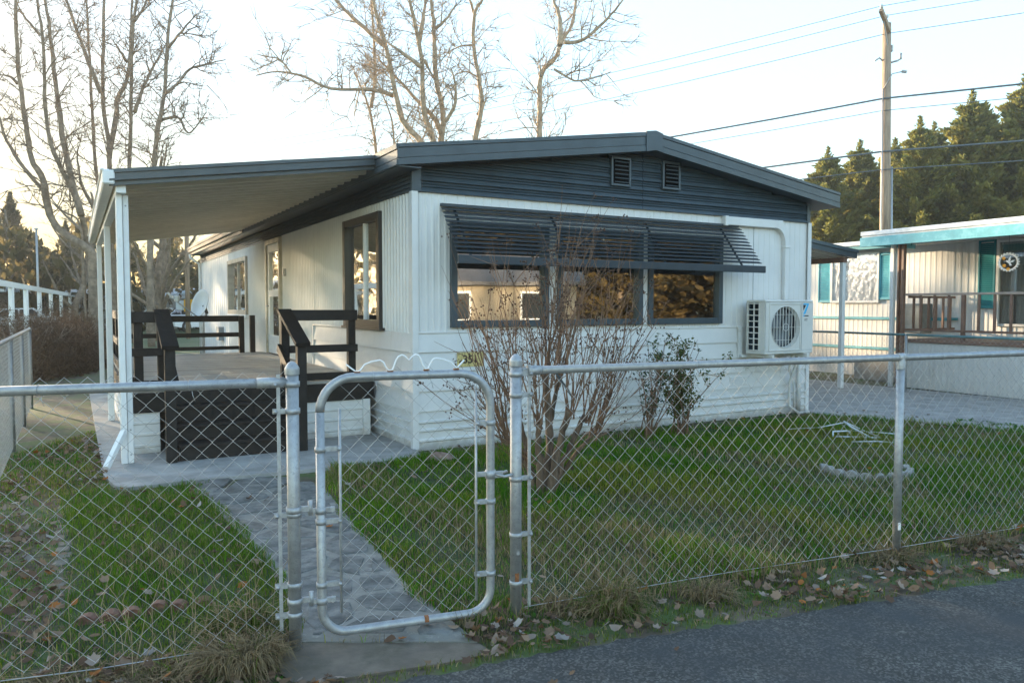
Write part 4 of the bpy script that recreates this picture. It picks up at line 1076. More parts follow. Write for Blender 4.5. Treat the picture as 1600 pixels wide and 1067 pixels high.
bal = MB(); bal.cbox(-.02, .02, -.018, .018, 1.126, 1.744); bme = bal.mesh('baluster', M['nrail'])
for k in range(23):
    if k % 4 == 3: continue
    o = link(bpy.data.objects.new('baluster', bme), po); o.location = (.28 + k * .27, 0, 0)
for k in range(4):
    npart('rail_post', 'nrail', lambda b: b.cbox(1.06 + k * 1.08, 1.12 + k * 1.08, -.03, .03, .92, 1.744), po)
for k in range(6):
    o = link(bpy.data.objects.new('baluster', bme), po); o.location = (0, .2 + k * .22, -.03)
for (x0, x1, y0, mm) in ((-.335, -.265, -.02, 'postwhite'), (-.20, -.165, 0, 'nrail'), (-.075, -.03, -.05, 'nrail')):
    npart('post', mm, lambda b: b.cbox(x0, x1, y0 - .03, y0 + .05, .0, 2.72), po)
npart('post_strip', 'tealdark', lambda b: b.cbox(-.245, -.205, .06, .09, 0.5, 2.71), po)
npart('post', 'nrail', lambda b: b.cbox(4.3, 4.38, -.04, .04, .93, 2.72), po)
# hanging ornament
ho = thing('hanging_ornament', 'round white openwork bird ornament hanging from the teal fascia', 'ornament', Vector((7.458, 14.364, 0)) + Matrix.Rotation(NT - math.pi / 2, 3, 'Z') @ Vector((1.66, .30, 2.30)), NT - math.pi / 2 + .25)
m = MB(); rr = .135
m.tube([(rr * math.cos(2 * math.pi * k / 36), 0, rr * math.sin(2 * math.pi * k / 36)) for k in range(37)], .014, 6)
for k in range(22):
    a = 2 * math.pi * k / 22; m.lathe([(0, -.018), (.016, -.009), (.018, 0), (.016, .009), (0, .018)], ((rr + .017) * math.cos(a), 0, (rr + .017) * math.sin(a)), 7)
m.build('ring', M['paintwhite'], ho)
m = MB(); m.prism([(-.085, .012), (-.042, .018), (-.030, .034), (-.012, .030), (.000, .018), (.030, -.012), (.052, -.062), (.036, -.056), (.020, -.068), (.006, -.028), (-.020, -.004), (-.038, .008)], -.006, .006, 'y')
m.prism([(-.006, .020), (.004, .066), (.030, .098), (.026, .062), (.034, .040), (.020, .002)], -.010, -.007, 'y'); m.prism([(.012, .006), (.050, .030), (.098, .034), (.074, .012), (.062, -.006), (.022, -.010)], .007, .010, 'y'); m.build('bird', M['paintwhite'], ho)
m = MB()
for (x, z) in ((-.07, .065), (-.06, -.06), (0, -.12)):
    for p in range(6): m.add([(x, -.012, z), (x + .03 * math.cos(p), -.016, z + .03 * math.sin(p)), (x + .03 * math.cos(p + .8), -.016, z + .03 * math.sin(p + .8))], [(0, 1, 2)])
m.build('petals', M['flower'], ho)
m = MB(); m.tube([(0, 0, rr), (0, 0, .52)], .003, 4); m.build('cord', M['cable'], ho)

# far fence in front of the porch
f2 = thing('chain_link_fence', 'low chain-link fence with blue-green rail before the neighbouring porch', 'fence', Vector((7.458, 14.364, 0)) + Matrix.Rotation(NT - math.pi / 2, 3, 'Z') @ Vector((-4.2, -.75, 0)), NT - math.pi / 2, 'chain-link fence runs')
m = MB(); m.tube([(0, 0, 1.04), (9.5, 0, 1.04)], .022, 8); m.build('top_rail', mat('blue_green_rail', (.10, .20, .21), .45), f2)
for k in range(5): m = MB(); m.tube([(k * 2.37, 0, 0), (k * 2.37, 0, 1.06)], .025, 8); m.build('post', M['galvdull'], f2)
chain_mesh(0, 9.4, .03, 1.04, f2, sides=3, r=.0017)

# ================================================================== utility pole and lines
up = thing('utility_pole', 'tall weathered wooden utility pole behind the teal-trimmed home', 'utility pole', (13.6, 28, 0))
m = MB(); m.tube([(0.12, 0, 0), (.06, 0, 5), (-.04, 0, 11.75)], [.20, .185, .15], 14); m.build('trunk', M['wood'], up)
m = MB(); m.bar((-.02, -.17, 11.42), (-.62, -.75, 11.95), .12, .15); m.build('crossarm', M['wood'], up)
m = MB(); m.bar((-.05, -.12, 10.9), (-.38, -.50, 11.66), .035, .035); m.build('brace', M['galvdull'], up)
for (x, y, z) in ((-.58, -.70, 12.06), (-.04, 0, 11.98)):
    m = MB(); m.lathe([(.02, -.12), (.02, 0), (.07, .01), (.04, .05), (.065, .07), (.03, .12), (0, .13)], (x, y, z - .02), 10); m.build('insulator', M['dish'], up)
m = MB(); m.cbox(.13, .19, -.06, .06, 10.75, 10.98); m.tube([(.1, 0, 10.35), (.38, -.05, 10.42), (.46, -.05, 10.48)], .035, 6); m.tube([(.46, -.05, 10.46), (.47, -.05, 10.68)], .045, 6); m.tube([(-.15, 0, 10.42), (-.32, -.1, 10.5), (-.5, -.1, 10.38)], .03, 6); m.build('cutout', M['galvdull'], up)
m = MB(); m.tube([(-.15, -.12, 9.4), (.1, -.2, 9.9), (.45, -.25, 9.97)], .02, 6); m.tube([(.42, -.25, 9.97), (.58, -.26, 9.96)], .055, 8); m.build('street_light', M['galvdull'], up)
m = MB(); m.tube([(-.17, -.10, 9.4), (-.14, -.12, 5), (.0, -.18, 0)], .028, 6); m.tube([(.20, -.1, 6.6), (.28, -.08, 3), (.32, -.1, 0)], .05, 8); m.build('conduit', M['galv'], up)
wd = Vector((-.80, .60, 0))
def cable(name, z, off, r, sag, label, zl=None, zrgt=None):
    p0 = Vector((13.6 + off[0], 28 + off[1], z)); pts = []
    L1, L2 = 55, 40
    for k in range(14, 0, -1):
        t = k / 14; p = p0 + wd * (L1 * t); p.z = z + ((zl if zl is not None else z) - z) * t - 4 * sag * t * (1 - t); pts.append(p)
    pts.append(p0)
    for k in range(1, 11):
        t = k / 10; p = p0 - wd * (L2 * t); p.z = z + ((zrgt if zrgt is not None else z) - z) * t - 4 * sag * .6 * t * (1 - t); pts.append(p)
    m = MB(); m.tube(pts, r, 5, caps=False); return tag(m.build(name, M['cable']), label, 'cable', 'lines on the utility pole')
cable('power_line', 12.10, (-.58, -.70), .011, .9, 'topmost thin power line, on the crossarm tip insulator', 13.2)
cable('power_line', 12.04, (-.04, 0), .011, .9, 'thin power line on the pole-top insulator', 12.9)
cable('power_line', 11.35, (-.12, -.1), .012, .9, 'thin power line just below the crossarm', 11.9)
cable('telephone_cable', 9.05, (-.15, -.1), .034, .9, 'thick black cable crossing the pole above the conifer tops', 10.2)
cable('telephone_cable', 8.62, (-.15, -.1), .012, .9, 'thin cable just below the thick black one', 9.8)
cable('telephone_cable', 7.15, (-.15, -.1), .034, .7, 'thick cable crossing the pole in front of the conifers', 8.3)
cable('telephone_cable', 6.50, (-.15, -.1), .020, .7, 'lowest cable crossing the conifers', 7.8)

# ================================================================== trees
def tree_twigs(limbs, n_side, len_rng, rng, up=.25, depth=2, r0=.031, minfrac=.18):
    """fine side branches grown from limb polylines; returns a builder"""
    mb = MB()
    def grow(p, d, L, r, lev):
        n = 4 if lev == depth else 3
        pts = [p]; dd = d.copy()
        for k in range(n):
            dd = (dd + Vector((rng.gauss(0, .22), rng.gauss(0, .22), rng.gauss(.06, .2)))).normalized()
            pts.append(pts[-1] + dd * (L / n))
        mb.tube(pts, [r * (1 - .75 * k / n) for k in range(n + 1)], 3, True, False)
        if lev > 0:
            for k in range(rng.randint(4, 6)):
                i = rng.randint(1, n); q_ = pts[i]
                dn = (dd + Vector((rng.gauss(0, .75), rng.gauss(0, .75), rng.gauss(.0, .6)))).normalized()
                grow(q_, dn, L * rng.uniform(.35, .62), max(.0105, r * .6), lev - 1)
    for (r, pts) in limbs:
        P = [Vector(p) for p in pts]
        seg = [(P[i], P[i + 1]) for i in range(len(P) - 1)]; tot = sum((b - a).length for a, b in seg)
        cnt = max(3, int(n_side * tot))
        for _ in range(cnt):
            f = rng.uniform(minfrac, 1.0); t = f * tot
            for a, b in seg:
                l = (b - a).length
                if t <= l: break
                t -= l
            q_ = a + (b - a) * min(1, t / l); tang = (b - a).normalized()
            an = rng.uniform(0, 2 * math.pi); o1 = tang.orthogonal().normalized(); o2 = tang.cross(o1)
            d = (o1 * math.cos(an) + o2 * math.sin(an) + tang * rng.uniform(.1, .9) + Vector((0, 0, up))).normalized()
            grow(q_, d, rng.uniform(*len_rng) * (1.1 - .5 * f), r0 * (1.15 - .5 * f), depth - (1 if rng.random() < .4 else 0))
    return mb
def limb_mesh(limbs, rng, n=8):
    mb = MB()
    for (w, pts) in limbs:
        P = [Vector(p) for p in pts]; Q = []
        for i in range(len(P) - 1):
            for k in range(4):
                t = k / 4; p0, p1, p2, p3 = P[max(i - 1, 0)], P[i], P[i + 1], P[min(i + 2, len(P) - 1)]
                Q.append(.5 * ((2 * p1) + (p2 - p0) * t + (2 * p0 - 5 * p1 + 4 * p2 - p3) * t * t + (3 * p1 - p0 - 3 * p2 + p3) * t ** 3) + Vector((rng.gauss(0, .012), rng.gauss(0, .012), 0)))
        Q.append(P[-1]); N = len(Q)
        mb.tube(Q, [max(.012, w * .62 * (1 - .74 * k / (N - 1))) * rng.uniform(.92, 1.1) for k in range(N)], n)
    return mb
TREES = {
    'L1': [
(0.36,[(-16.27,29.58,3.28),(-16.42,29.61,3.74),(-17.53,29.63,4.48),(-17.99,29.66,5.32),(-18.16,29.69,6.43),(-18.61,29.71,7.26),(-18.78,29.74,8.55),(-18.95,29.77,9.66),(-19.06,29.79,11.04),(-19.1,29.82,13.32),(-19.11,29.85,14.68)]),
(0.14,[(-18.19,29.79,5.98),(-18.99,29.85,6.92),(-19.66,29.92,7.95),(-19.95,29.98,8.79),(-20.33,30.04,9.92)]),
(0.26,[(-16.7,30.2,3.6),(-16.68,29.94,4.23),(-16.7,29.68,5.04),(-16.9,29.42,5.93),(-17.18,29.16,6.88),(-17.4,28.9,7.82),(-17.38,28.64,9.35),(-17.22,28.38,11.02),(-17.23,28.12,12.64),(-17.16,27.86,13.89)]),
(0.22,[(-16.44,29.22,4.99),(-16.98,29.42,6.66),(-17.33,29.63,8.16),(-17.64,29.83,9.86),(-17.9,30.03,11.57),(-18.2,30.23,13.48),(-18.38,30.44,14.85)]),
(0.12,[(-16.72,29.62,4.67),(-17.31,29.46,5.2),(-17.75,29.3,5.82)]),
(0.12,[(-19.73,30.79,10.41),(-20.05,30.78,10.69),(-20.42,30.76,10.76)]),
(0.1,[(-18.66,30.54,12.25),(-19.15,30.52,12.85),(-19.59,30.51,13.59)]),
(0.13,[(-16.39,30.22,5.2),(-16.77,30.01,6.11),(-16.82,29.8,6.72),(-16.73,29.59,7.6)]),
    ],
    'L2': [
(0.24,[(-17.39,33.22,3.38),(-17.79,33.44,4.65),(-18.09,33.66,5.93),(-18.41,33.88,8.17),(-18.59,34.1,10.32),(-18.76,34.32,12.48),(-18.97,34.54,15.18),(-19.14,34.76,16.85)]),
(0.3,[(-17.29,33.04,3.48),(-17.51,33.18,5.46),(-17.49,33.33,8.16),(-17.77,33.47,10.36),(-17.79,33.62,12.77),(-17.76,33.76,14.87),(-17.77,33.91,16.57)]),
(0.16,[(-17.76,33.27,10.72),(-18.29,33.01,12.46),(-18.85,32.75,14.47),(-19.03,32.49,15.36)]),
(0.2,[(-17.54,33.41,7.97),(-17.21,33.47,9.84),(-17.16,33.52,10.58),(-16.81,33.58,11.32),(-16.59,33.63,12.77),(-16.52,33.69,14.84),(-16.5,33.74,16.19)]),
(0.12,[(-16.29,32.68,11.86),(-16.44,32.4,12.21),(-16.59,32.12,12.56)]),
    ],
    'L3': [
(0.24,[(-15.89,31.58,3.29),(-15.8,31.57,5.26),(-15.73,31.55,7.13),(-15.63,31.54,9.17),(-15.52,31.52,11.3),(-15.42,31.5,13.02),(-15.25,31.49,13.97),(-15.11,31.47,15.3)]),
(0.13,[(-15.38,31.35,9.41),(-15.08,31.58,10.54),(-14.67,31.8,11.58),(-14.36,32.03,12.34)]),
(0.1,[(-15.29,31.34,13.06),(-15.01,31.6,13.73),(-14.92,31.85,14.5)]),
    ],
    'L4': [
(0.28,[(-13.69,28.83,3.14),(-13.67,29.01,4.96),(-13.64,29.19,6.76),(-13.56,29.37,8.1),(-13.33,29.55,9.78),(-13.23,29.74,11.93),(-13.1,29.92,13.35),(-13.01,30.1,14.79)]),
(0.1,[(-13.0,28.91,9.52),(-12.65,29.17,9.94),(-12.3,29.43,10.56),(-11.76,29.7,10.84),(-11.11,29.96,11.09)]),
(0.1,[(-13.52,29.61,8.7),(-12.76,29.36,8.74),(-12.35,29.12,8.18),(-12.02,28.88,8.1),(-11.37,28.64,8.74)]),
(0.09,[(-12.65,28.42,11.03),(-12.04,28.25,11.58),(-11.43,28.08,12.12)]),
    ],
    'C1': [
(0.2,[(-5.96,34.74,5.64),(-6.15,34.71,8.54),(-6.45,34.67,10.46),(-6.76,34.63,11.3),(-7.07,34.59,12.03)]),
(0.14,[(-6.26,34.2,10.34),(-6.06,34.08,11.57),(-6.08,33.96,13.4),(-6.17,33.84,15.21),(-6.22,33.72,16.39)]),
(0.12,[(-5.24,34.01,6.61),(-5.21,33.94,8.81),(-5.35,33.88,9.94),(-5.96,33.81,11.49),(-6.31,33.74,12.09)]),
    ],
    'C2': [
(0.36,[(-3.16,30.76,4.21),(-3.2,30.81,6.52),(-3.63,30.86,8.06),(-4.4,30.92,9.02),(-4.79,30.97,10.65),(-5.07,31.02,11.99),(-5.46,31.07,13.34),(-5.74,31.12,14.77)]),
(0.17,[(-5.14,31.14,12.03),(-6.29,31.38,13.07),(-7.22,31.62,14.03),(-7.86,31.86,14.7)]),
(0.14,[(-4.84,31.29,10.07),(-5.76,31.55,10.39),(-7.5,31.81,10.51),(-8.65,32.06,11.07),(-9.82,32.32,11.35),(-10.81,32.58,11.27)]),
(0.07,[(-9.0,31.57,11.02),(-9.57,31.86,11.7),(-10.16,32.16,11.91),(-10.76,32.45,12.13)]),
(0.3,[(-3.16,31.27,5.23),(-3.17,31.07,8.1),(-3.53,30.87,9.3),(-3.59,30.67,11.31),(-3.84,30.46,12.64),(-4.0,30.26,13.49),(-4.11,30.06,14.6)]),
(0.16,[(-3.79,31.58,12.38),(-3.67,31.86,13.34),(-3.6,32.14,14.23),(-3.56,32.41,15.22)]),
(0.34,[(-3.1,31.65,4.68),(-2.94,31.69,8.33),(-2.84,31.73,9.51),(-3.13,31.77,10.89),(-3.22,31.81,12.94),(-3.32,31.86,14.12),(-3.4,31.9,15.59)]),
(0.12,[(-3.1,31.34,12.77),(-2.58,31.17,13.14),(-2.2,31.0,13.67)]),
(0.2,[(-2.87,31.53,8.59),(-3.22,31.58,9.28),(-3.71,31.62,9.78),(-4.6,31.66,10.76),(-5.49,31.71,11.69)]),
(0.14,[(-2.65,30.66,8.86),(-2.24,30.39,9.55),(-2.22,30.13,10.22),(-2.34,29.87,10.74)]),
(0.12,[(-3.6,31.57,11.6),(-3.19,31.86,10.91)]),
(0.15,[(-3.56,30.34,10.93),(-4.43,30.52,11.6),(-4.93,30.7,11.98)]),
    ],
    'C3': [
(0.3,[(-1.77,32.86,4.39),(-1.65,32.65,6.81),(-1.57,32.44,8.49),(-1.27,32.23,9.83),(-1.36,32.02,10.96),(-1.6,31.81,12.36),(-1.49,31.6,13.54),(-1.18,31.39,13.94),(-0.74,31.18,14.52)]),
(0.16,[(-1.44,32.67,9.65),(-1.25,32.83,10.04),(-1.1,32.99,10.39)]),
(0.12,[(-1.63,33.6,14.19),(-1.82,33.32,14.7),(-1.91,33.05,15.39)]),
(0.08,[(-1.36,33.18,11.3),(-1.91,32.91,11.52),(-2.4,32.64,11.34)]),
(0.09,[(-1.68,33.35,12.78),(-2.24,33.25,12.7),(-2.85,33.15,12.36)]),
    ],
    'C4': [
(0.3,[(1.04,30.61,5.15),(1.08,30.9,7.11),(1.1,31.19,8.36),(1.14,31.48,9.83),(1.2,31.76,11.08),(1.82,32.05,11.85),(2.04,32.34,12.54),(2.51,32.63,13.33),(2.68,32.92,14.14),(2.79,33.2,15.46)]),
(0.17,[(1.86,30.01,11.66),(1.87,30.31,12.77),(1.64,30.61,13.63),(1.42,30.91,14.59)]),
(0.13,[(2.01,29.7,11.66),(2.5,29.44,11.6),(3.02,29.19,11.82),(3.71,28.93,12.44),(4.11,28.68,12.87),(4.43,28.43,13.28)]),
(0.08,[(1.67,30.16,10.78),(2.45,29.88,10.26),(3.25,29.6,10.32),(3.77,29.32,10.44)]),
(0.1,[(1.1,29.52,10.32),(1.07,29.46,10.62)]),
    ],

}
def bare_tree(name, limbs, label, bark, n_side, len_rng, seed, group, base=None):
    rng = random.Random(seed)
    b0 = Vector(limbs[0][1][0])
    if base is None: base = (b0.x, b0.y)
    t = thing(name, label, 'tree', (base[0], base[1], 0), 0, group)
    loc_l = [(w, [Vector(p) - Vector((base[0], base[1], 0)) for p in pts]) for w, pts in limbs]
    full = []
    for i, (w, pts) in enumerate(loc_l):
        full.append((w, pts))
    # every stem that starts near the lowest one runs down to the ground
    zmin = min(pts[0].z for w, pts in loc_l)
    ext = []
    for w, pts in full:
        if pts[0].z < zmin + 1.6 and w >= .12:
            p = pts[0]; ext.append((w * .85, [Vector((p.x * .55, p.y * .55, 0)), Vector((p.x * .8, p.y * .8, p.z * .5))] + pts))
        else: ext.append((w, pts))
    limb_mesh(ext, rng).build('trunk', M[bark], t)
    tree_twigs(loc_l, n_side, len_rng, rng).build('crown', M['twig'] if bark == 'bark' else M['bark_pale'], t)
    return t
GL_ = 'bare deciduous trees'
bare_tree('bare_tree', TREES['L1'], 'bare tree with several curving stems left of the patio cover', 'bark', 2.6, (.7, 2.2), 1, GL_)
bare_tree('bare_tree', TREES['L2'], 'bare tree with forked straight stems behind the patio cover corner', 'bark', 2.6, (.6, 2.0), 2, GL_)
bare_tree('bare_tree', TREES['L3'], 'slender bare tree with one diagonal branch behind the patio cover', 'bark', 3.4, (.6, 1.9), 3, GL_)
bare_tree('bare_tree', TREES['L4'], 'bare tree above the patio cover with twiggy branches reaching right', 'bark', 3.8, (.8, 2.2), 4, GL_)
bare_tree('bare_tree', TREES['C1'], 'small pale twiggy tree beside the roof eave', 'bark_pale', 5.0, (.6, 1.7), 5, GL_)
bare_tree('bare_tree', TREES['C2'], 'large pale multi-stemmed bare tree rising behind the roof', 'bark_pale', 3.8, (.8, 2.3), 6, GL_)
bare_tree('bare_tree', TREES['C3'], 'single-stemmed bare tree with a broken stub behind the roof', 'bark_pale', 3.6, (.7, 1.9), 7, GL_)
bare_tree('bare_tree', TREES['C4'], 'forked bare tree standing alone behind the roof ridge', 'bark_pale', 3.8, (.8, 2.2), 8, GL_)
# smaller bare trees beyond the deck
def wild_tree(x, y, h, seed, label, lean=0):
    rng = random.Random(seed); limbs = []
    P = [Vector((0, 0, 0))]
    for k in range(6): P.append(P[-1] + Vector((rng.gauss(lean, .12), rng.gauss(0, .12), 1)) * h / 6)
    limbs.append((h * .042, [tuple(p) for p in P]))
    for k in range(7):
        i = rng.randint(1, 4); d = Vector((rng.gauss(0, 1), rng.gauss(0, 1), .9)).normalized(); L = h * rng.uniform(.3, .5)
        q_ = [P[i]]
        for j in range(3): d = (d + Vector((rng.gauss(0, .15), rng.gauss(0, .15), .2))).normalized(); q_.append(q_[-1] + d * L / 3)
        limbs.append((h * .02, [tuple(p) for p in q_]))
    t = thing('bare_tree', label, 'tree', (x, y, 0), 0, GL_)
    limb_mesh(limbs, rng, 6).build('trunk', M['bark'], t)
    tree_twigs([(r, p) for r, p in limbs], 1.6, (.6, 1.6), rng, r0=.02).build('crown', M['twig'], t)
wild_tree(-15.9, 34, 8.2, 21, 'dark forked tree trunk seen between the patio posts', .02)
wild_tree(-19.5, 41, 9.0, 22, 'bare tree seen just right of the front patio post')
wild_tree(-14.0, 44, 8.5, 23, 'bare tree behind the yellow-marked pole')
wild_tree(-24.5, 43, 8.0, 24, 'bare tree behind the rear patio posts')
wild_tree(-31.5, 47, 7.5, 25, 'thin bare tree behind the white beam frame')

# conifers
def conifer_mesh(name, h, rad, seed, c0, c1, branches=190, per=46, fl=.30, top=1.0):
    """branches sweep up and out of the trunk; each carries fans of small frond faces"""
    r_ = np.random.RandomState(seed); V, F, C = [], [], []; nb = 0
    for k in range(branches):
        t = (k + r_.rand()) / branches; t = .95 * t ** .95
        z0 = .15 + t * h * .93; a = k * 2.399 + r_.normal() * .35
        prof = rad * (1 - t) ** 1.02 * r_.uniform(.48, 1.22) + .07
        up = .55 + .75 * t + r_.normal() * .12
        d = np.array([math.cos(a), math.sin(a), up]); L = prof * math.hypot(1, up * .8)
        d /= np.linalg.norm(d)
        n = max(16, int(per * (.45 + .75 * prof / rad)))
        s_ = r_.rand(n, 1) ** .55
        spread = (.13 + .24 * (1 - s_)) * (.55 + .45 * prof / rad)
        p = np.array([0, 0, z0]) + d * L * s_ + r_.normal(size=(n, 3)) * spread * np.array([.62, .62, .50])
        dirv = d + r_.normal(size=(n, 3)) * .42 + np.array([0, 0, .25]); dirv /= np.linalg.norm(dirv, axis=1)[:, None]
        side = np.cross(dirv, r_.normal(size=(n, 3))); side /= np.linalg.norm(side, axis=1)[:, None]
        l = fl * r_.uniform(.55, 1.35, (n, 1)); w = l * .27
        q = np.stack([p - dirv * l * .35, p + side * w + dirv * l * .1, p + dirv * l * .8, p - side * w + dirv * l * .1], 1).reshape(-1, 3); q[:, 2] = np.maximum(q[:, 2], .02)
        V.append(q); idx = np.arange(n)[:, None] * 4 + nb; nb += 4 * n
        F.append(np.concatenate([idx + np.array([[0, 1, 2]]), idx + np.array([[0, 2, 3]])]))
        cc = np.array(c0) + (np.array(c1) - np.array(c0)) * np.clip(r_.rand() * .55 + .5 * r_.rand(n, 1), 0, 1)
        C.append(np.repeat(cc, 4, axis=0))
    for (zb, zt, rr_) in ((.62, .93, 1.25), (.78, .975, .62)):          # ragged pointed top
        n = 620; f_ = r_.rand(n, 1) ** 1.15; a = r_.rand(n, 1) * 6.283; rad_ = rr_ * (rad / 3.3) * (1 - f_) ** .9 * r_.rand(n, 1) ** .45 * (.72 + .38 * np.sin(a * 3 + f_ * 21) + .22 * np.sin(a * 2 - f_ * 37))
        p = np.concatenate([rad_ * np.cos(a), rad_ * np.sin(a), h * (zb + (zt - zb) * f_)], 1)
        dirv = np.concatenate([np.cos(a) * .75, np.sin(a) * .75, np.ones((n, 1))], 1) + r_.normal(size=(n, 3)) * .35; dirv /= np.linalg.norm(dirv, axis=1)[:, None]
        side = np.cross(dirv, r_.normal(size=(n, 3))); side /= np.linalg.norm(side, axis=1)[:, None]; l = fl * r_.uniform(.5, 1.1, (n, 1)); w = l * .22
        V.append(np.stack([p - dirv * l * .3, p + side * w, p + dirv * l * .8, p - side * w], 1).reshape(-1, 3)); idx = np.arange(n)[:, None] * 4 + nb; nb += 4 * n
        F.append(np.concatenate([idx + np.array([[0, 1, 2]]), idx + np.array([[0, 2, 3]])])); C.append(np.repeat(np.array(c0) + (np.array(c1) - np.array(c0)) * r_.rand(n, 1), 4, axis=0))
    return raw_mesh(name, np.concatenate(V), np.concatenate(F), M['needle'], np.concatenate(C))
CG0, CG1 = (.075, .100, .022), (.29, .26, .068)
con = [conifer_mesh('crown', 12, 3.3, 31 + k, CG0, CG1, 250, 190, .17) for k in range(4)]
tm = MB(); tm.tube([(0, 0, 0), (.05, 0, 6), (0, 0, 11.4)], [.22, .14, .02], 8); trunk_me = tm.mesh('trunk', M['bark'])
conR = [conifer_mesh('crown', 12, 4.2, 71 + k, (.10, .08, .03), (.24, .17, .07), 150, 70, .36) for k in range(2)]
def conifer(x, y, h, k, label, wide=1.0, group='row of conifers on the right'):
    t = thing('conifer', label, 'tree', (x, y, 0), k * 1.3, group); s = h / 12
    t.scale = (s * wide * 1.65, s * wide * 1.65, s * 1.06)
    link(bpy.data.objects.new('trunk', trunk_me), t); link(bpy.data.objects.new('crown', con[k % 4] if group.startswith('row') else conR[k % 2]), t)
    return t
conifer(17.3, 42, 9.9, 0, 'shortest conifer, just right of the roof tip', 1.0)
conifer(19.7, 43.5, 10.6, 1, 'second conifer, left of the utility pole', 1.0)
conifer(22.2, 44.5, 10.9, 2, 'conifer standing right behind the utility pole', 1.1)
conifer(21.4, 40.3, 11.1, 3, 'conifer just right of the utility pole', .9)
conifer(25.0, 45.5, 12.0, 0, 'conifer set back in the gap right of the pole', 1.0)
conifer(23.9, 40, 12.3, 1, 'tall conifer midway between pole and frame edge', 1.0)
conifer(27.4, 44.5, 12.9, 2, 'conifer tip set back behind the two tallest', 1.0)
conifer(26.4, 39.6, 13.0, 3, 'tallest conifer at the right edge', 1.05)
conifer(29.2, 40, 13.6, 0, 'conifer cut by the right edge of the picture', 1.1)

for i, (x, y, h) in enumerate(((20.0, 48, 9.6), (23.5, 49, 10.4), (27.0, 50, 11.6), (31.0, 50, 13.2))):
    conifer(x, y, h, i + 1, ['rear conifer filling the gap behind the two shortest', 'rear conifer filling the gap behind the utility pole', 'rear conifer filling the gap left of the tallest', 'rear conifer rising behind the right picture edge'][i], 1.1)
# evergreens far left, against the sun
conL = [conifer_mesh('crown', 12, 3.4, 51 + k, (.06, .06, .028), (.15, .12, .06), 110, 26, .40) for k in range(2)]
def evergreen(x, y, h, k, label):
    t = thing('evergreen_tree', label, 'tree', (x, y, 0), k * 2.1, 'evergreens at the far left'); s = h / 12; t.scale = (s, s, s)
    link(bpy.data.objects.new('trunk', trunk_me), t); link(bpy.data.objects.new('crown', conL[k % 2]), t)
evergreen(-40.0, 61, 10.8, 0, 'tallest evergreen against the low sun at the far left')
evergreen(-36.2, 62, 8.6, 1, 'shorter evergreen beside the tallest one, far left')
evergreen(-44.5, 63, 9.0, 1, 'evergreen cut by the left edge of the picture')
# far wood: an uncountable thicket behind the houses, stretched out of view to filter the sun
def thicket():
    r_ = np.random.RandomState(77); n = 19000
    a = np.radians(np.where(r_.rand(n) < .66, r_.uniform(-66, -30, n), r_.uniform(-33, -15, n))); d = r_.uniform(50, 78, n)
    top = 5.2 + 1.5 * np.sin(a * 23) + .9 * np.sin(a * 61 + 1) + .7 * np.sin(a * 131)
    tall = np.clip((np.radians(-30.5) - a) / np.radians(3), 0, 1)  # taller sector, mostly out of view, added to filter the low sun
    top = (top + tall * (4.6 + 1.0 * np.sin(a * 47))) * (d / 62)
    z = top * r_.rand(n) ** .75
    p = np.stack([d * np.sin(a), d * np.cos(a), z], 1)
    dv = r_.normal(size=(n, 3)) * np.array([.5, .5, .4]) + np.array([0, 0, .7]); dv /= np.linalg.norm(dv, axis=1)[:, None]
    sd_ = np.cross(dv, r_.normal(size=(n, 3))); sd_ /= np.linalg.norm(sd_, axis=1)[:, None]
    L = r_.uniform(.35, 1.0, (n, 1)); leafy = r_.rand(n, 1) < .62; w = np.where(leafy, L * .30, .024)
    q = np.stack([p - dv * L * .5, p + sd_ * w, p + dv * L * .5, p - sd_ * w], 1).reshape(-1, 3); q[:, 2] = np.maximum(q[:, 2], 0)
    idx = np.arange(n)[:, None] * 4; F = np.concatenate([idx + np.array([[0, 1, 2]]), idx + np.array([[0, 2, 3]])])
    c = np.where(leafy, np.array([[.115, .095, .045]]) * r_.uniform(.5, 1.4, (n, 1)), np.array([[.22, .16, .105]]) * r_.uniform(.6, 1.2, (n, 1)))
    me = raw_mesh('far_wood', q, F, M['backlit'], np.repeat(c, 4, axis=0))
    tag(link(bpy.data.objects.new('far_wood', me)), 'hazy brown wood behind the houses on the left, with an added unseen part filtering the sun', kind='stuff')
thicket()

# ================================================================== far left: frame, houses, cars, hedge
field = [tuple(loc(u, v).xy) for u, v in ((-60, 17), (5.5, 17), (5.5, 60), (-60, 60))]
b = MB(); b.prism(field, -.02, .006, 'z'); tag(b.build('field', mix_in(mat('far_grass', (.050, .085, .018), .9, var=.2, scale=3), (.10, .09, .04), .6, .5, .7)), 'green grass beyond the deck', kind='structure')
bf = thing('beam_frame', 'long white beam on square posts beyond the brown hedge', 'carport frame', (0, 0, 0))
bp_ = lambda t, z=0: Vector((-14.4 - 16.6 * t, 21.4 + 33.6 * t, z))
m = MB(); m.bar(bp_(-.08, 2.2), bp_(.955, 2.2), .12, .17); m.build('beam', M['postwhite'], bf)
for t in (-.03, .058, .15, .26, .38, .518, .673, .87):
    m = MB(); p = bp_(t); m.cbox(p.x - .06, p.x + .06, p.y - .06, p.y + .06, 0, 2.13, .008); m.build('post', M['postwhite'], bf)
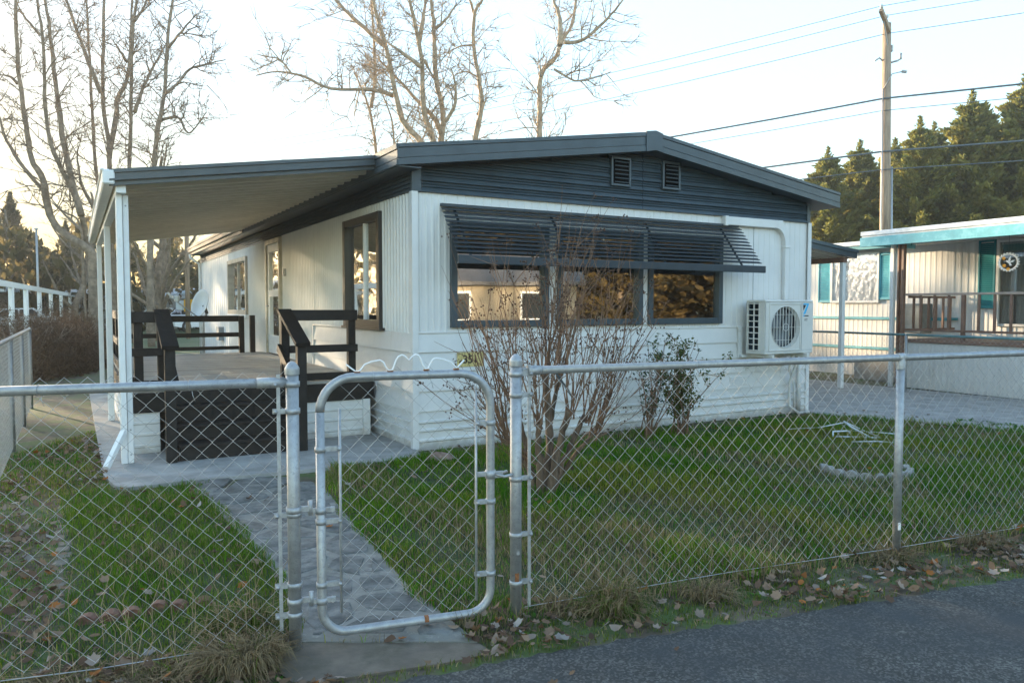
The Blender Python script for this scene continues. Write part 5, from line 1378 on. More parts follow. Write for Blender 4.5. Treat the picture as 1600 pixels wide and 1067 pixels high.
def far_house(x, y, rz, w, l, h, rise, wall, roofm, label, wins=()):
    t = thing('house', label, 'house', (x, y, 0), rz)
    m = MB(); m.prism([(-w / 2, 0), (w / 2, 0), (w / 2, h), (0, h + rise), (-w / 2, h)], -l / 2, l / 2, 'y'); m.build('wall', wall, t)
    m = MB()
    for s in (-1, 1):
        m.prism([(0, h + rise + .02), (0, h + rise + .18), (s * (w / 2 + .4), h - rise * .8 / w + .14), (s * (w / 2 + .4), h - rise * .8 / w - .02)][::s], -l / 2 - .4, l / 2 + .4, 'y')
    rf = m.build('roof', roofm, t)
    m = MB(); m.box(-w / 2 - .42, w / 2 + .42, -l / 2 - .43, -l / 2 - .40, h - .12, h + .04) ; m.build('fascia', M['postwhite'], rf)
    for (side, a, z0, ww, hh) in wins:
        m = MB()
        if side == 'l': m.box(-l / 2 - .02, -l / 2, 0, 0, 0, 0) if False else m.cbox(-w / 2 - .03, -w / 2, a - ww / 2, a + ww / 2, z0, z0 + hh)
        else: m.cbox(a - ww / 2, a + ww / 2, -l / 2 - .03, -l / 2, z0, z0 + hh)
        f = m.build('window', M['postwhite'], t); m = MB()
        if side == 'l': m.box(-w / 2 - .045, -w / 2 - .031, a - ww / 2 + .08, a + ww / 2 - .08, z0 + .08, z0 + hh - .08)
        else: m.box(a - ww / 2 + .08, a + ww / 2 - .08, -l / 2 - .045, -l / 2 - .031, z0 + .08, z0 + hh - .08)
        m.build('pane', M['carglass'], f)
    return t
PR = mat('pale_blue_metal_roof', (.50, .57, .62), .4)
far_house(-36.5, 49, .35, 9, 12, 2.5, .9, M['cream'], PR, 'cream house with pale roof behind the white beam frame', (('f', -2, .9, 1.4, 1.1), ('f', 2, .9, 1.4, 1.1), ('l', -3, .9, 1.2, 1.1)))
far_house(-29.5, 57, 1.25, 7, 16, 2.2, .45, mat('pale_grey_siding', (.52, .50, .46), .6), PR, 'long pale home with light-blue roof line beyond the hedge', (('l', -4, .8, 1.4, 1), ('l', 1, .8, 1.4, 1), ('f', 0, .8, 1.6, 1)))
far_house(-17.8, 63, 1.35, 7, 15, 2.2, .45, mat('white_far_siding', (.60, .60, .58), .6), PR, 'white home with light-blue roof line behind the deck rails', (('l', -3, .8, 1.4, 1), ('l', 2, .8, 1.4, 1)))
def car(x, y, rz, label):
    t = thing('parked_car', label, 'car', (x, y, 0), rz, 'cars parked beyond the deck')
    side = [(-2.15, .35), (-2.2, .7), (-2.05, .92), (-1.2, 1.0), (-.65, 1.42), (.75, 1.45), (1.35, 1.02), (2.05, .95), (2.2, .7), (2.15, .35), (1.75, .28), (-1.75, .28)]
    m = MB(); m.prism(side, -.85, .85, 'y'); m.build('body', M['carpaint'], t)
    for y0, y1 in ((-.868, -.852), (.852, .868)):
        m = MB(); m.prism([(-1.05, 1.0), (-.58, 1.36), (.02, 1.38), (.02, 1.0)], y0, y1, 'y'); m.build('side_window', M['carglass'], t)
        m = MB(); m.prism([(.1, 1.0), (.1, 1.38), (.68, 1.38), (1.18, 1.02)], y0, y1, 'y'); m.build('side_window', M['carglass'], t)
    m = MB(); m.add([(-1.16, -.74, 1.03), (-1.16, .74, 1.03), (-.70, .66, 1.41), (-.70, -.66, 1.41)], [(0, 1, 2, 3)]); m.xf(Matrix.Translation((-.02, 0, .012))); m.build('windscreen', M['carglass'], t)
    m = MB(); m.add([(1.33, -.74, 1.05), (1.33, .74, 1.05), (.80, .66, 1.43), (.80, -.66, 1.43)], [(3, 2, 1, 0)]); m.xf(Matrix.Translation((.02, 0, .012))); m.build('rear_window', M['carglass'], t)
    for wx in (-1.35, 1.35):
        for wy in (-.8, .8):
            m = MB(); m.lathe([(0, -.1), (.3, -.1), (.33, -.06), (.33, .06), (.3, .1), (0, .1)], (0, 0, 0), 16); m.xf(Matrix.Translation((wx, wy, .33)) @ Matrix.Rotation(R(90), 4, 'X')); w_ = m.build('wheel', M['tyre'], t)
            m = MB(); m.lathe([(0, -.106), (.19, -.104), (.19, .104), (0, .106)], (0, 0, 0), 12); m.xf(Matrix.Translation((wx, wy, .33)) @ Matrix.Rotation(R(90), 4, 'X')); m.build('rim', M['galv'], w_)
    for wy in (-.6, .6): m = MB(); m.cbox(-2.2, -2.12, wy - .18, wy + .18, .62, .78); m.build('headlight', M['dish'], t)
car(-26.8, 41, .7, 'white car parked under the white beam frame')
car(-19.6, 47, 1.1, 'white car seen under the top rail beside the satellite dish')
car(-23.0, 50, .2, 'white car seen between the patio posts')
# lamp pole and marked pole
lp = thing('lamp_pole', 'thin pale pole rising behind the white beam frame', 'pole', (-24.9, 40, 0))
m = MB(); m.tube([(0, 0, 0), (0, 0, 5.6)], [.07, .05], 8); m.build('shaft', M['galvdull'], lp); m = MB(); m.lathe([(.1, 0), (.1, .06), (0, .09)], (0, 0, 5.55), 8); m.build('cap', M['galvdull'], lp)
yp = thing('service_pole', 'wooden pole with yellow markers behind the satellite dish', 'pole', (-15.35, 36, 0))
m = MB(); m.tube([(0, 0, 0), (.02, 0, 7)], [.12, .10], 8); m.build('shaft', M['wood'], yp)
m = MB(); m.cbox(-.24, .24, .13, .15, 1.28, 1.86, .03); m.build('marker_plate', M['yellow'], yp)
m = MB(); m.cbox(-.62, -.26, .10, .4, 1.35, 1.80, .03); m.build('meter_box', M['dish'], yp)
# white planter beyond the deck
pl_ = thing('planter_box', 'white planter box on the grass seen through the rear deck rail', 'planter', loc(-1.6, 12.2), TH)
m = MB(); m.cbox(-.5, .5, -.2, .2, 0, .42, .01); m.build('box', M['postwhite'], pl_)
m = MB(); 
for k in range(40): x = random.uniform(-.45, .45); m.add([(x, random.uniform(-.15, .15), .42), (x + .02, 0, .42), (x + random.uniform(-.08, .08), random.uniform(-.1, .1), .42 + random.uniform(.05, .2))], [(0, 1, 2)])
m.build('plants', M['stemgreen'], pl_)
# bare brown hedge
def twig_mass(name, label, cat, at, fn_pts, n, seed, colr, L=(.15, .4), group=None):
    r_ = np.random.RandomState(seed); p = fn_pts(r_, n)
    dv = r_.normal(size=(n, 3)) * .7 + np.array([0, 0, .5]); dv /= np.linalg.norm(dv, axis=1)[:, None]
    sd_ = np.cross(dv, r_.normal(size=(n, 3))); sd_ /= np.linalg.norm(sd_, axis=1)[:, None]
    l = r_.uniform(L[0], L[1], (n, 1)); w = .006
    q = np.stack([p - dv * l * .5, p + sd_ * w, p + dv * l * .5, p - sd_ * w], 1).reshape(-1, 3); q[:, 2] = np.maximum(q[:, 2], 0)
    idx = np.arange(n)[:, None] * 4; F = np.concatenate([idx + np.array([[0, 1, 2]]), idx + np.array([[0, 2, 3]])])
    c = np.repeat(np.array([colr]) * r_.uniform(.5, 1.3, (n, 1)), 4, axis=0)
    t = thing(name, label, cat, at, 0, group)
    link(bpy.data.objects.new('crown', raw_mesh('crown', q, F, M['dryleaf'], c)), t)
    return t
def hedge_pts(r_, n):
    s = r_.rand(n); a = r_.rand(n) * math.pi; rr = np.sqrt(r_.rand(n))
    h = 1.25 + .22 * np.sin(s * 17) + .12 * np.sin(s * 41)
    return np.stack([-1.6 * s + np.cos(a) * rr * .9 - 1.5 * (s - .5) ** 2, 5.5 * s + r_.normal(size=n) * .2, np.sin(a) * rr * h], 1)
hg = twig_mass('bare_hedge', 'bare brown hedge at the end of the side fence', 'hedge', (-9.9, 15.3, 0), hedge_pts, 16000, 5, (.13, .085, .055))
m = MB()
for k in range(14):
    s = k / 13; x, y = -1.6 * s, 5.5 * s
    for j in range(4): m.tube([(x, y, 0), (x + random.gauss(0, .2), y + random.gauss(0, .2), .5), (x + random.gauss(0, .45), y + random.gauss(0, .35), 1.1)], [.02, .014, .005], 4)
m.build('stems', M['twig'], hg)
def hedge2(r_, n):
    s = r_.rand(n); a = r_.rand(n) * math.pi; rr = np.sqrt(r_.rand(n)); h = 1.6 + .3 * np.sin(s * 15)
    return np.stack([-7 * s + r_.normal(size=n) * .2, 2.5 * s + np.cos(a) * rr, np.sin(a) * rr * h], 1)
twig_mass('bare_hedge', 'far brown thicket below the white beam frame', 'hedge', (-15.5, 27, 0), hedge2, 9000, 6, (.12, .08, .052), (.25, .6))

# ================================================================== homes and trees behind the camera, seen mirrored in the windows
far_house(23.5, -6.0, -.55, 8, 7, 2.6, 1.4, M['cream'], M['roofgrey'], 'cream gabled house across the lane, mirrored in the first front pane', (('l', -1.6, .9, 1.3, 1.3), ('l', 1.8, .9, 1.3, 1.3), ('f', 0, .9, 1.3, 1.3)))
for i, (x, y, h) in enumerate(((27.5, -1.2, 5.0), (31, 1.2, 8), (33.5, 4.2, 9), (30, -11, 10), (23, -16, 9), (36, -3, 11), (36, -9, 11), (17, -15, 8))):
    conifer(x, y, h, i, ['low evergreen mirrored beside the cream house', 'evergreen mirrored above the cream roof', 'evergreen mirrored far right of the lane', 'evergreen mirrored left of the cream house', 'evergreen mirrored in the third front pane', 'tallest evergreen mirrored behind the cream house', 'evergreen mirrored behind the low one', 'evergreen mirrored nearest the lane'][i], 1.5, 'trees across the lane')

# ================================================================== shrubs
def myrtle():
    rng = random.Random(12)
    t = thing('crape_myrtle', 'large bare reddish-brown shrub with dry seed heads before the window', 'shrub', (.26, 6.14, 0))
    tr, tw, pd = MB(), MB(), MB()
    def pods(p, n, s=.05):
        for _ in range(n):
            c = p + Vector((rng.gauss(0, s), rng.gauss(0, s), rng.gauss(0, s * .7))); r = rng.uniform(.005, .009)
            pd.add([c + Vector(v) * r for v in ((1, 0, 0), (-1, 0, 0), (0, 1, 0), (0, -1, 0), (0, 0, 1.2), (0, 0, -1.2))], [(0, 2, 4), (2, 1, 4), (1, 3, 4), (3, 0, 4), (2, 0, 5), (1, 2, 5), (3, 1, 5), (0, 3, 5)])
            if rng.random() < .5: tw.tube([p, c], .0014, 3, True, False)
    def whip(p, d, L, r, lev=1):
        n = 5; pts = [p]; dd = d.normalized()
        for k in range(n): dd = (dd + Vector((rng.gauss(0, .07), rng.gauss(0, .07), rng.gauss(.045, .05)))).normalized(); pts.append(pts[-1] + dd * L / n)
        tw.tube(pts, [r * (1 - .72 * k / n) for k in range(n + 1)], 4, True, False)
        if rng.random() < .42: pods(pts[-1], rng.randint(4, 9), .026)
        if lev:
            for _ in range(rng.randint(3, 6)):
                i = rng.randint(1, n); whip(pts[i], (dd + Vector((rng.gauss(0, .5), rng.gauss(0, .5), rng.gauss(.1, .3)))), L * rng.uniform(.22, .5), max(.0018, r * .5), lev - 1)
    stems = [((-.10, .05), (-.22, .70), .030), ((-.03, -.06), (-.05, .62), .034), ((.05, .05), (.02, .98), .040), ((.06, -.03), (.20, .72), .040), ((.10, .04), (.34, .66), .030), ((-.06, .1), (-.30, .46), .024), ((.02, .1), (.12, .9), .028), ((.1, .09), (.42, .52), .022)]
    for i, ((bx_, by_), (kx, kz), r) in enumerate(stems):
        ky = by_ * 2 + rng.gauss(0, .06)
        P = [Vector((bx_ * .6, by_ * .6, -.02)), Vector((bx_ * .9 + kx * .15, by_, kz * .33)), Vector((bx_ * .5 + kx * .55, ky * .7, kz * .7)), Vector((kx, ky, kz))]
        Q = []
        for k in range(3):
            for j in range(4): Q.append(P[k].lerp(P[k + 1], j / 4) + Vector((rng.gauss(0, .006), rng.gauss(0, .006), 0)))
        Q.append(P[-1]); N = len(Q)
        tr.tube(Q, [r * .78 * (1.25 - .45 * k / (N - 1)) * rng.uniform(.9, 1.12) for k in range(N - 1)] + [r * .9], 10)
        for w_ in range(rng.randint(11, 15)):
            d = Vector((rng.gauss(kx * 1.15, .24), rng.gauss(0, .26), rng.uniform(.9, 1.4))); whip(P[-1] + Vector((rng.gauss(0, .02), rng.gauss(0, .02), rng.uniform(-.08, 0))), d, rng.uniform(.6, 1.22), rng.uniform(.0045, .008))
    for k in range(13):
        a = rng.choice((-1, 1, -1)); d = Vector((a * rng.uniform(.4, 1.25), rng.gauss(0, .4), rng.uniform(.6, 1.0))); whip(Vector((a * rng.uniform(0, .12), rng.gauss(0, .06), rng.uniform(.05, .35))), d, rng.uniform(.7, 1.15), rng.uniform(.004, .007))
    tr.build('trunk', M['myrtle'], t); tw.build('twigs', M['myrtle_twig'], t); tag(pd.build('seed_pods', M['pod'], t), kind='stuff')
myrtle()
pr_ = thing('pruner', 'dark tool stuck in the bare shrub', 'tool', (.40, 6.10, .96))
m = MB(); m.bar((-.05, 0, .06), (.10, 0, -.16), .03, .018); m.build('handle', M['trim'], pr_); m = MB(); m.bar((-.05, 0, .06), (-.09, 0, .10), .012, .03); m.build('blade', mat('green_tip', (.15, .5, .08), .5), pr_)
def leafy_shrub(x, y, h, w, n_leaf, seed, label, c0, c1):
    rng = random.Random(seed); r_ = np.random.RandomState(seed)
    t = thing('rose_shrub', label, 'shrub', (x, y, 0)); st = MB(); ends = []
    for k in range(16):
        P = [Vector((rng.gauss(0, .05), rng.gauss(0, .05), 0))]; d = Vector((rng.gauss(0, .15), rng.gauss(0, .15), 1)).normalized(); L = h * rng.uniform(.6, 1.05)
        for j in range(6): d = (d + Vector((rng.gauss(0, .1), rng.gauss(0, .1), .02))).normalized(); P.append(P[-1] + d * L / 6)
        st.tube(P, [.009 * (1 - .12 * j) for j in range(7)], 5, True, False)
        for j in range(2, 7):
            for q_ in range(2):
                e = P[j] + Vector((rng.gauss(0, w * .22), rng.gauss(0, w * .2), rng.uniform(0, .16))); st.tube([P[j], e], [.004, .0018], 3, True, False); ends.append((P[j], e))
    st.build('stems', M['myrtle_twig'], t)
    V, F, C = [], [], []
    for k in range(n_leaf):
        a, e = rng.choice(ends); p = np.array(a.lerp(e, rng.uniform(.2, 1.1))) + r_.normal(size=3) * .025
        dv = r_.normal(size=3); dv /= np.linalg.norm(dv); sd_ = np.cross(dv, r_.normal(size=3)); sd_ /= np.linalg.norm(sd_); l = rng.uniform(.022, .045)
        b = len(V); V += [p - dv * l * .5, p + sd_ * l * .3, p + dv * l * .6, p - sd_ * l * .3]; F += [(b, b + 1, b + 2), (b, b + 2, b + 3)]
        u_ = rng.random(); c = [c0[i] + (c1[i] - c0[i]) * u_ for i in range(3)]; C += [c] * 4
    link(bpy.data.objects.new('crown', raw_mesh('crown', np.array(V), np.array(F), M['leaf'], np.array(C))), t)
leafy_shrub(2.02, 9.02, 1.12, .30, 2600, 3, 'small leafy shrub against the wall below the third pane', (.035, .075, .022), (.13, .14, .040))
leafy_shrub(1.60, 8.80, 1.20, .24, 520, 4, 'thin green shrub between the bare shrub and the leafy one', (.020, .050, .028), (.06, .10, .045))

# ================================================================== things lying in the yard
ORD = ['first', 'second', 'third', 'fourth', 'fifth', 'sixth', 'seventh', 'eighth', 'ninth', 'tenth', 'eleventh', 'twelfth', 'thirteenth', 'fourteenth', 'fifteenth', 'sixteenth', 'last']
for k in range(6):
    t = k / 5; p = Vector((-2.08, 3.65, 0)).lerp(Vector((-1.60, 3.85, 0)), t)
    m = MB(); n = 8; pts = [(.052 * math.cos(math.pi * j / n), .055 * math.sin(math.pi * j / n) + .01) for j in range(n + 1)] + [(-.052, -.03), (.052, -.03)]
    m.prism(pts, -.032, .032, 'y'); o = m.build('edging_brick', M['brick']); o.location = p + Vector((0, random.gauss(0, .014), random.uniform(-.030, -.008))); o.rotation_euler = (random.gauss(0, .12), random.gauss(0, .12), .38 + random.gauss(0, .15))
    tag(o, ORD[k] + ' red scalloped edging brick from the left in the short row', 'brick', 'red edging bricks')
for k in range(17):
    t = k / 16; p = Vector((-3.45, 5.75, 0)).lerp(Vector((-2.27, 3.78, 0)), t)
    m = MB(); m.cbox(-.085, .085, -.045, .045, -.03, .035, .014); o = m.build('border_stone', M['border']); o.location = p + Vector((random.gauss(0, .015), 0, random.uniform(-.034, -.018))); o.rotation_euler = (random.gauss(0, .05), random.gauss(0, .06), -1.03 + random.gauss(0, .1)); o.scale = (.62, 1, 1)
    tag(o, ORD[k] + ' flat weathered border stone, counting from the patio pad end of the line', 'stone', 'border stones')
for k in range(11):
    a = R(172 + k * 18.5); p = Vector((3.29 + .37 * math.cos(a), 7.02 + .37 * math.sin(a), 0))
    m = MB(); n = 8; pts = [(.055 * math.cos(math.pi * j / n), .05 * math.sin(math.pi * j / n) + .03) for j in range(n + 1)] + [(-.055, -.03), (.055, -.03)]
    m.prism(pts, -.028, .028, 'y'); o = m.build('edging_block', M['paver']); o.location = p + Vector((0, 0, random.uniform(-.008, .006))); o.rotation_euler = (random.gauss(0, .06), random.gauss(0, .06), a + R(90))
    tag(o, ORD[k] + ' grey scalloped block from the left in the edging ring on the lawn', 'edging block', 'grey edging ring')
hr = thing('tubing_tangle', 'tangle of pale bent tubing lying on the lawn', 'tubing', (4.05, 8.95, 0)); hr.scale = (.72, .72, .72)
m = MB()
m.tube([(-.42, -.2, .04), (-.36, -.05, .10), (-.1, .0, .10), (.0, .05, .05)], .014, 6); m.tube([(-.40, -.25, .05), (0, -.28, .05), (.30, -.30, .04)], .013, 6); m.tube([(-.05, .25, .22), (-.02, .05, .16), (.16, -.3, .03)], .016, 6)
m.tube([(.18, .1, .10), (.30, -.1, .05), (.34, -.2, .03)], .013, 6); m.tube([(-.1, .15, .08), (.3, .12, .07), (.8, .02, .04)], .011, 6); m.tube([(-.3, -.6, .03), (.1, -.62, .04), (.4, -.7, .03)], .011, 6); m.tube([(-.05, .25, .22), (.15, .1, .12)], .01, 6); m.tube([(-.9, .5, .05), (-.4, .42, .09), (-.05, .26, .2)], .01, 6)
m.build('tube', M['hose'], hr)
rk = MB(); rk.lathe([(0, -.02), (.10, -.02), (.12, .03), (.085, .075), (.03, .09), (0, .09)], (0, 0, 0), 9, False)
rk.v = [(x * 1.25 + random.gauss(0, .008), y * .8 + random.gauss(0, .008), z + random.gauss(0, .004)) for x, y, z in rk.v]
o = rk.build('garden_rock', mat('pinkish_rock', (.24, .16, .125), .85, var=.2, scale=12, bump=.4)); o.location = (-.72, 7.55, 0); tag(o, 'pinkish rock beside the concrete pad corner', 'rock')

# ================================================================== grass, weeds and leaves
M['turf'] = mix_in(mix_in(mat('mossy_turf', (.030, .055, .010), .95, var=.25, scale=6, bump=.6, bscale=45), (.075, .062, .035), 3.1, .55, .70), (.055, .085, .014), 9, .55, .7)
lawnR = [(.03, 3.735), (8.3, 7.02)] + [tuple(loc(u, v).xy) for u, v in ((8.0, -5.1), (6.95, -2.55), (6.58, -1.5), (6.0, -.40), (.02, -.40), (-.38, -.50))] + [(-1.52, 6.36), (-1.04, 5.17), (-.54, 4.10), (-.22, 3.56)]
slab('lawn', lawnR, -.02, .005, M['turf'], 'green front lawn between gate path and driveway')
lawnL = [(-2.24, 3.02), (-1.05, 3.38), (-1.08, 3.66), (-1.33, 4.25), (-1.83, 5.03), (-2.36, 5.84), (-2.80, 6.30), (-3.45, 5.75), (-2.27, 3.78)]
slab('lawn', lawnL, -.02, .005, M['turf'], 'mossy green lawn left of the stone path')
E_B0, E_B1 = Vector((-3.509, 5.843)), Vector((-2.255, 3.756))
def zone(x, y):
    """0 none, 1 lush lawn, 2 mixed left lawn, 3 littered yard, 4 verge, 5 foot of fence"""
    u = (x - HO.x) * EU.x + (y - HO.y) * EU.y; v = (x - HO.x) * EV.x + (y - HO.y) * EV.y
    z = np.zeros(x.shape, int)
    rsd = road_side(x, y)
    fy = np.where(x < FB.x, FB.y + (x - FB.x) * (eF.y / eF.x), FB.y + (x - FB.x) * (eG.y / eG.x))
    xr = np.interp(y, [p[1] for p in pathR], [p[0] for p in pathR]); xl = np.interp(y, [p[1] for p in pathL], [p[0] for p in pathL])
    yard = (y > fy)
    right = yard & (x > xr - .08) & ((v < -.32) | ((u > 6.2) & (v < 4)))
    z[right] = 1
    left = yard & (x < xl + .08) & (u > -3.75) & (v < -.42)
    bx_ = E_B0.x + (y - E_B0.y) * (E_B1.x - E_B0.x) / (E_B1.y - E_B0.y)
    z[left & (x > bx_)] = 2; z[left & (x <= bx_)] = 3
    z[yard & (u < -2.96) & (u > -9) & (v >= -.42) & (v < 12)] = 3
    z[(~yard) & (rsd > .012)] = 4
    z[(np.abs(y - fy) < .085) & (rsd > .012)] = 5
    creep = .02 + .05 * np.clip(nz_(x, y, 7.0, 1.3), 0, 1)
    pin = inside(x - creep, y, path_poly) & inside(x + creep, y, path_poly)
    z[inside(x, y, apron) | pin | inside(x, y, pad_w) | inside(x, y, drv_w)] = 0
    z[(u > -.02) & (u < HW + .02) & (v > -.02)] = 0
    return z
def nz_(x, y, s, p): return np.sin(x * s + p) * np.cos(y * s * 1.13 + p * 2.1) + .5 * np.sin(x * s * 2.3 + y * s * 1.7 + p)
nz_old = lambda x, y, s, p: np.sin(x * s + p) * np.cos(y * s * 1.13 + p * 2.1) + .5 * np.sin(x * s * 2.3 + y * s * 1.7 + p)
def blades(n, box, seed, accept, hgt, wid, colf, bend=.5, name='grass', label='', mat_='blade'):
    r_ = np.random.RandomState(seed)
    x = r_.uniform(box[0], box[1], n); y = r_.uniform(box[2], box[3], n)
    k = accept(x, y, r_); x, y = x[k], y[k]; n = len(x)
    h = hgt(x, y, r_)[:, None]; w = wid * r_.uniform(.7, 1.3, (n, 1)) * (1 + .12 * np.hypot(x, y)[:, None])
    a = r_.uniform(0, 6.283, n); side = np.stack([np.cos(a), np.sin(a), np.zeros(n)], 1)
    b = r_.uniform(0, 6.283, n); ln = np.stack([np.cos(b), np.sin(b), np.zeros(n)], 1) * (r_.uniform(.1, 1, (n, 1)) * bend * h)
    p = np.stack([x, y, np.zeros(n)], 1); up_ = np.array([[0, 0, 1.]])
    mid = p + up_ * h * .6 + ln * .35; tip = p + up_ * h * .93 + ln
    V = np.stack([p - side * w, p + side * w, mid + side * w * .8, mid - side * w * .8, tip], 1).reshape(-1, 3)
    i = np.arange(n)[:, None] * 5
    F = np.concatenate([i + np.array([[0, 1, 2]]), i + np.array([[0, 2, 3]]), i + np.array([[3, 2, 4]])])
    C = np.repeat(colf(x, y, r_), 5, axis=0)
    me = raw_mesh(name, V, F, M[mat_], C)
    return tag(link(bpy.data.objects.new(name, me)), label, kind='stuff')
def acc_lawn(x, y, r_):
    z = zone(x, y); d = np.hypot(x, y)
    dens = np.select([z == 1, z == 2, z == 3, z == 4, z == 5], [1.0, 1.0, .62, .60, .75], 0.0)
    bare = np.exp(-(((x + .25) / .75) ** 2 + ((y - 6.95) / .30) ** 2) * 1.2)      # worn patch beside the pad
    dens = dens * (1 - .75 * bare) * np.clip(.80 + .4 * nz_(x, y, 3.1, .7), .25, 1)
    u = (x - HO.x) * EU.x + (y - HO.y) * EU.y; v = (x - HO.x) * EV.x + (y - HO.y) * EV.y
    dens = np.where((u > 6.3) & (v < -3), dens * .7, dens); dens = np.where((u < -2.9) & (v > -.4), 1.0, dens)
    return (r_.rand(len(x)) < dens * np.minimum(1, (5.6 / d) ** 1.5)) & (y < 13)
def h_lawn(x, y, r_):
    z = zone(x, y); base = np.select([z == 1, z == 2, z == 3, z == 4, z == 5], [.066, .054, .036, .024, .070], .03)
    return base * r_.uniform(.5, 1.35, len(x)) * np.clip(1 + .4 * nz_(x, y, 2.3, 2) + .25 * nz_(x, y, 7.1, .3), .4, 1.8)
def c_lawn(x, y, r_):
    z = zone(x, y); n = len(x)
    g1 = np.array([.034, .140, .004]); g2 = np.array([.120, .205, .008]); g3 = np.array([.19, .20, .025]); dry = np.array([.26, .20, .11]); moss = np.array([.115, .165, .016])
    t = np.clip(.42 + .30 * nz_(x, y, 1.9, 1.1) + .16 * nz_(x, y, 6.3, 2.2) + r_.normal(size=n) * .25, 0, 1)[:, None]
    c = g1 + (g2 - g1) * t
    yel = np.clip(.12 + nz_(x, y, 1.25, 3.3) * .6 + .3 * nz_(x, y, 4.1, .4), 0, .85)
    c = np.where((r_.rand(n) < yel)[:, None], g3 * r_.uniform(.7, 1.2, (n, 1)), c)
    c = np.where((z == 2)[:, None], g1 + (moss - g1) * np.clip(t * .9 + .25, 0, 1), c)
    c = np.where((z == 4)[:, None], moss * r_.uniform(.55, 1.15, (n, 1)), c)
    fy = np.where(x < FB.x, FB.y + (x - FB.x) * (eF.y / eF.x), FB.y + (x - FB.x) * (eG.y / eG.x))
    near = np.clip(1 - (y - fy) / 2.2, 0, 1)
    pd_ = np.select([z == 1, z == 2, z == 3, z == 4, z == 5], [.12 + .34 * near + .38 * (nz_(x, y, 1.3, 4) > .35), .16 + .34 * (nz_(x, y, 2.2, 1) > .45), .42, .28, .72], .1)
    c = np.where((r_.rand(n) < pd_)[:, None], dry * r_.uniform(.45, 1.15, (n, 1)), c)
    return c * r_.uniform(.6, 1.35, (n, 1)) * 1.12
blades(900000, (-5.2, 8.5, 2.2, 11.5), 3, acc_lawn, h_lawn, .0014, c_lawn, .8, 'grass', 'short green lawn grass with dry blades')
# coarse tufts
def tuft(x, y, n, h, spread, green, label, seed, droop=1.0):
    r_ = np.random.RandomState(seed); V, F, C = [], [], []
    for k in range(n):
        g_ = k % 7; ga = g_ * .9 + seed; a = r_.uniform(0, 6.283); rr = spread * r_.rand() ** .7 * .34; p = np.array([rr * math.cos(a) + spread * .42 * math.cos(ga) * (g_ > 0), rr * math.sin(a) + spread * .34 * math.sin(ga) * (g_ > 0), 0.])
        d = np.array([math.cos(a + r_.normal() * .5), math.sin(a + r_.normal() * .5), 0]); hh = h * r_.uniform(.25, 1.15) * (.6 + .08 * g_); ln = spread * r_.uniform(.2, 1.0) * droop
        s = np.array([-d[1], d[0], 0]) * .0022
        q = [p, p + d * ln * .35 + [0, 0, hh * .75], p + d * ln * .75 + [0, 0, hh * .8], p + d * ln + [0, 0, hh * .45]]
        b = len(V)
        for i, c in enumerate(q[:3]): V += [c - s * (1 - .2 * i), c + s * (1 - .2 * i)]
        V.append(q[3]); F += [(b, b + 1, b + 3), (b, b + 3, b + 2), (b + 2, b + 3, b + 5), (b + 2, b + 5, b + 4), (b + 4, b + 5, b + 6)]
        c = (np.array([.10, .15, .02]) if r_.rand() < green else np.array([.29, .215, .115])) * r_.uniform(.4, 1.15); C += [c] * 7
    me = raw_mesh('grass_tuft', np.array(V), np.array(F), M['blade'], np.array(C))
    o = link(bpy.data.objects.new('grass_tuft', me)); o.location = (x, y, 0)
    return tag(o, label, 'grass tuft', 'coarse grass tufts')
tuft(-1.17, 3.22, 2400, .13, .21, .06, 'large mound of dry straw-coloured grass left of the gate post', 1, .85)
tuft(-1.30, 3.50, 900, .17, .20, .55, 'half-green grass tuft behind the straw mound', 2)
tuft(.50, 3.80, 1100, .15, .19, .35, 'yellow-green grass tuft at the foot of the right fence', 3)
tuft(.28, 3.80, 350, .10, .16, .05, 'thin dry tuft beside the right gate post', 4)
tuft(1.05, 3.98, 450, .10, .17, .05, 'dry flattened tuft midway along the right fence', 5)
tuft(-1.75, 3.00, 500, .06, .26, .08, 'low dry tuft at the lower left corner', 6)
tuft(-1.50, 3.12, 450, .06, .24, .05, 'low dry tuft under the left fence panel', 7)
tuft(2.3, 4.6, 420, .09, .22, .05, 'dry tuft round the foot of the line post', 8)
tuft(3.0, 4.86, 420, .11, .22, .1, 'dry tuft right of the line post', 9)
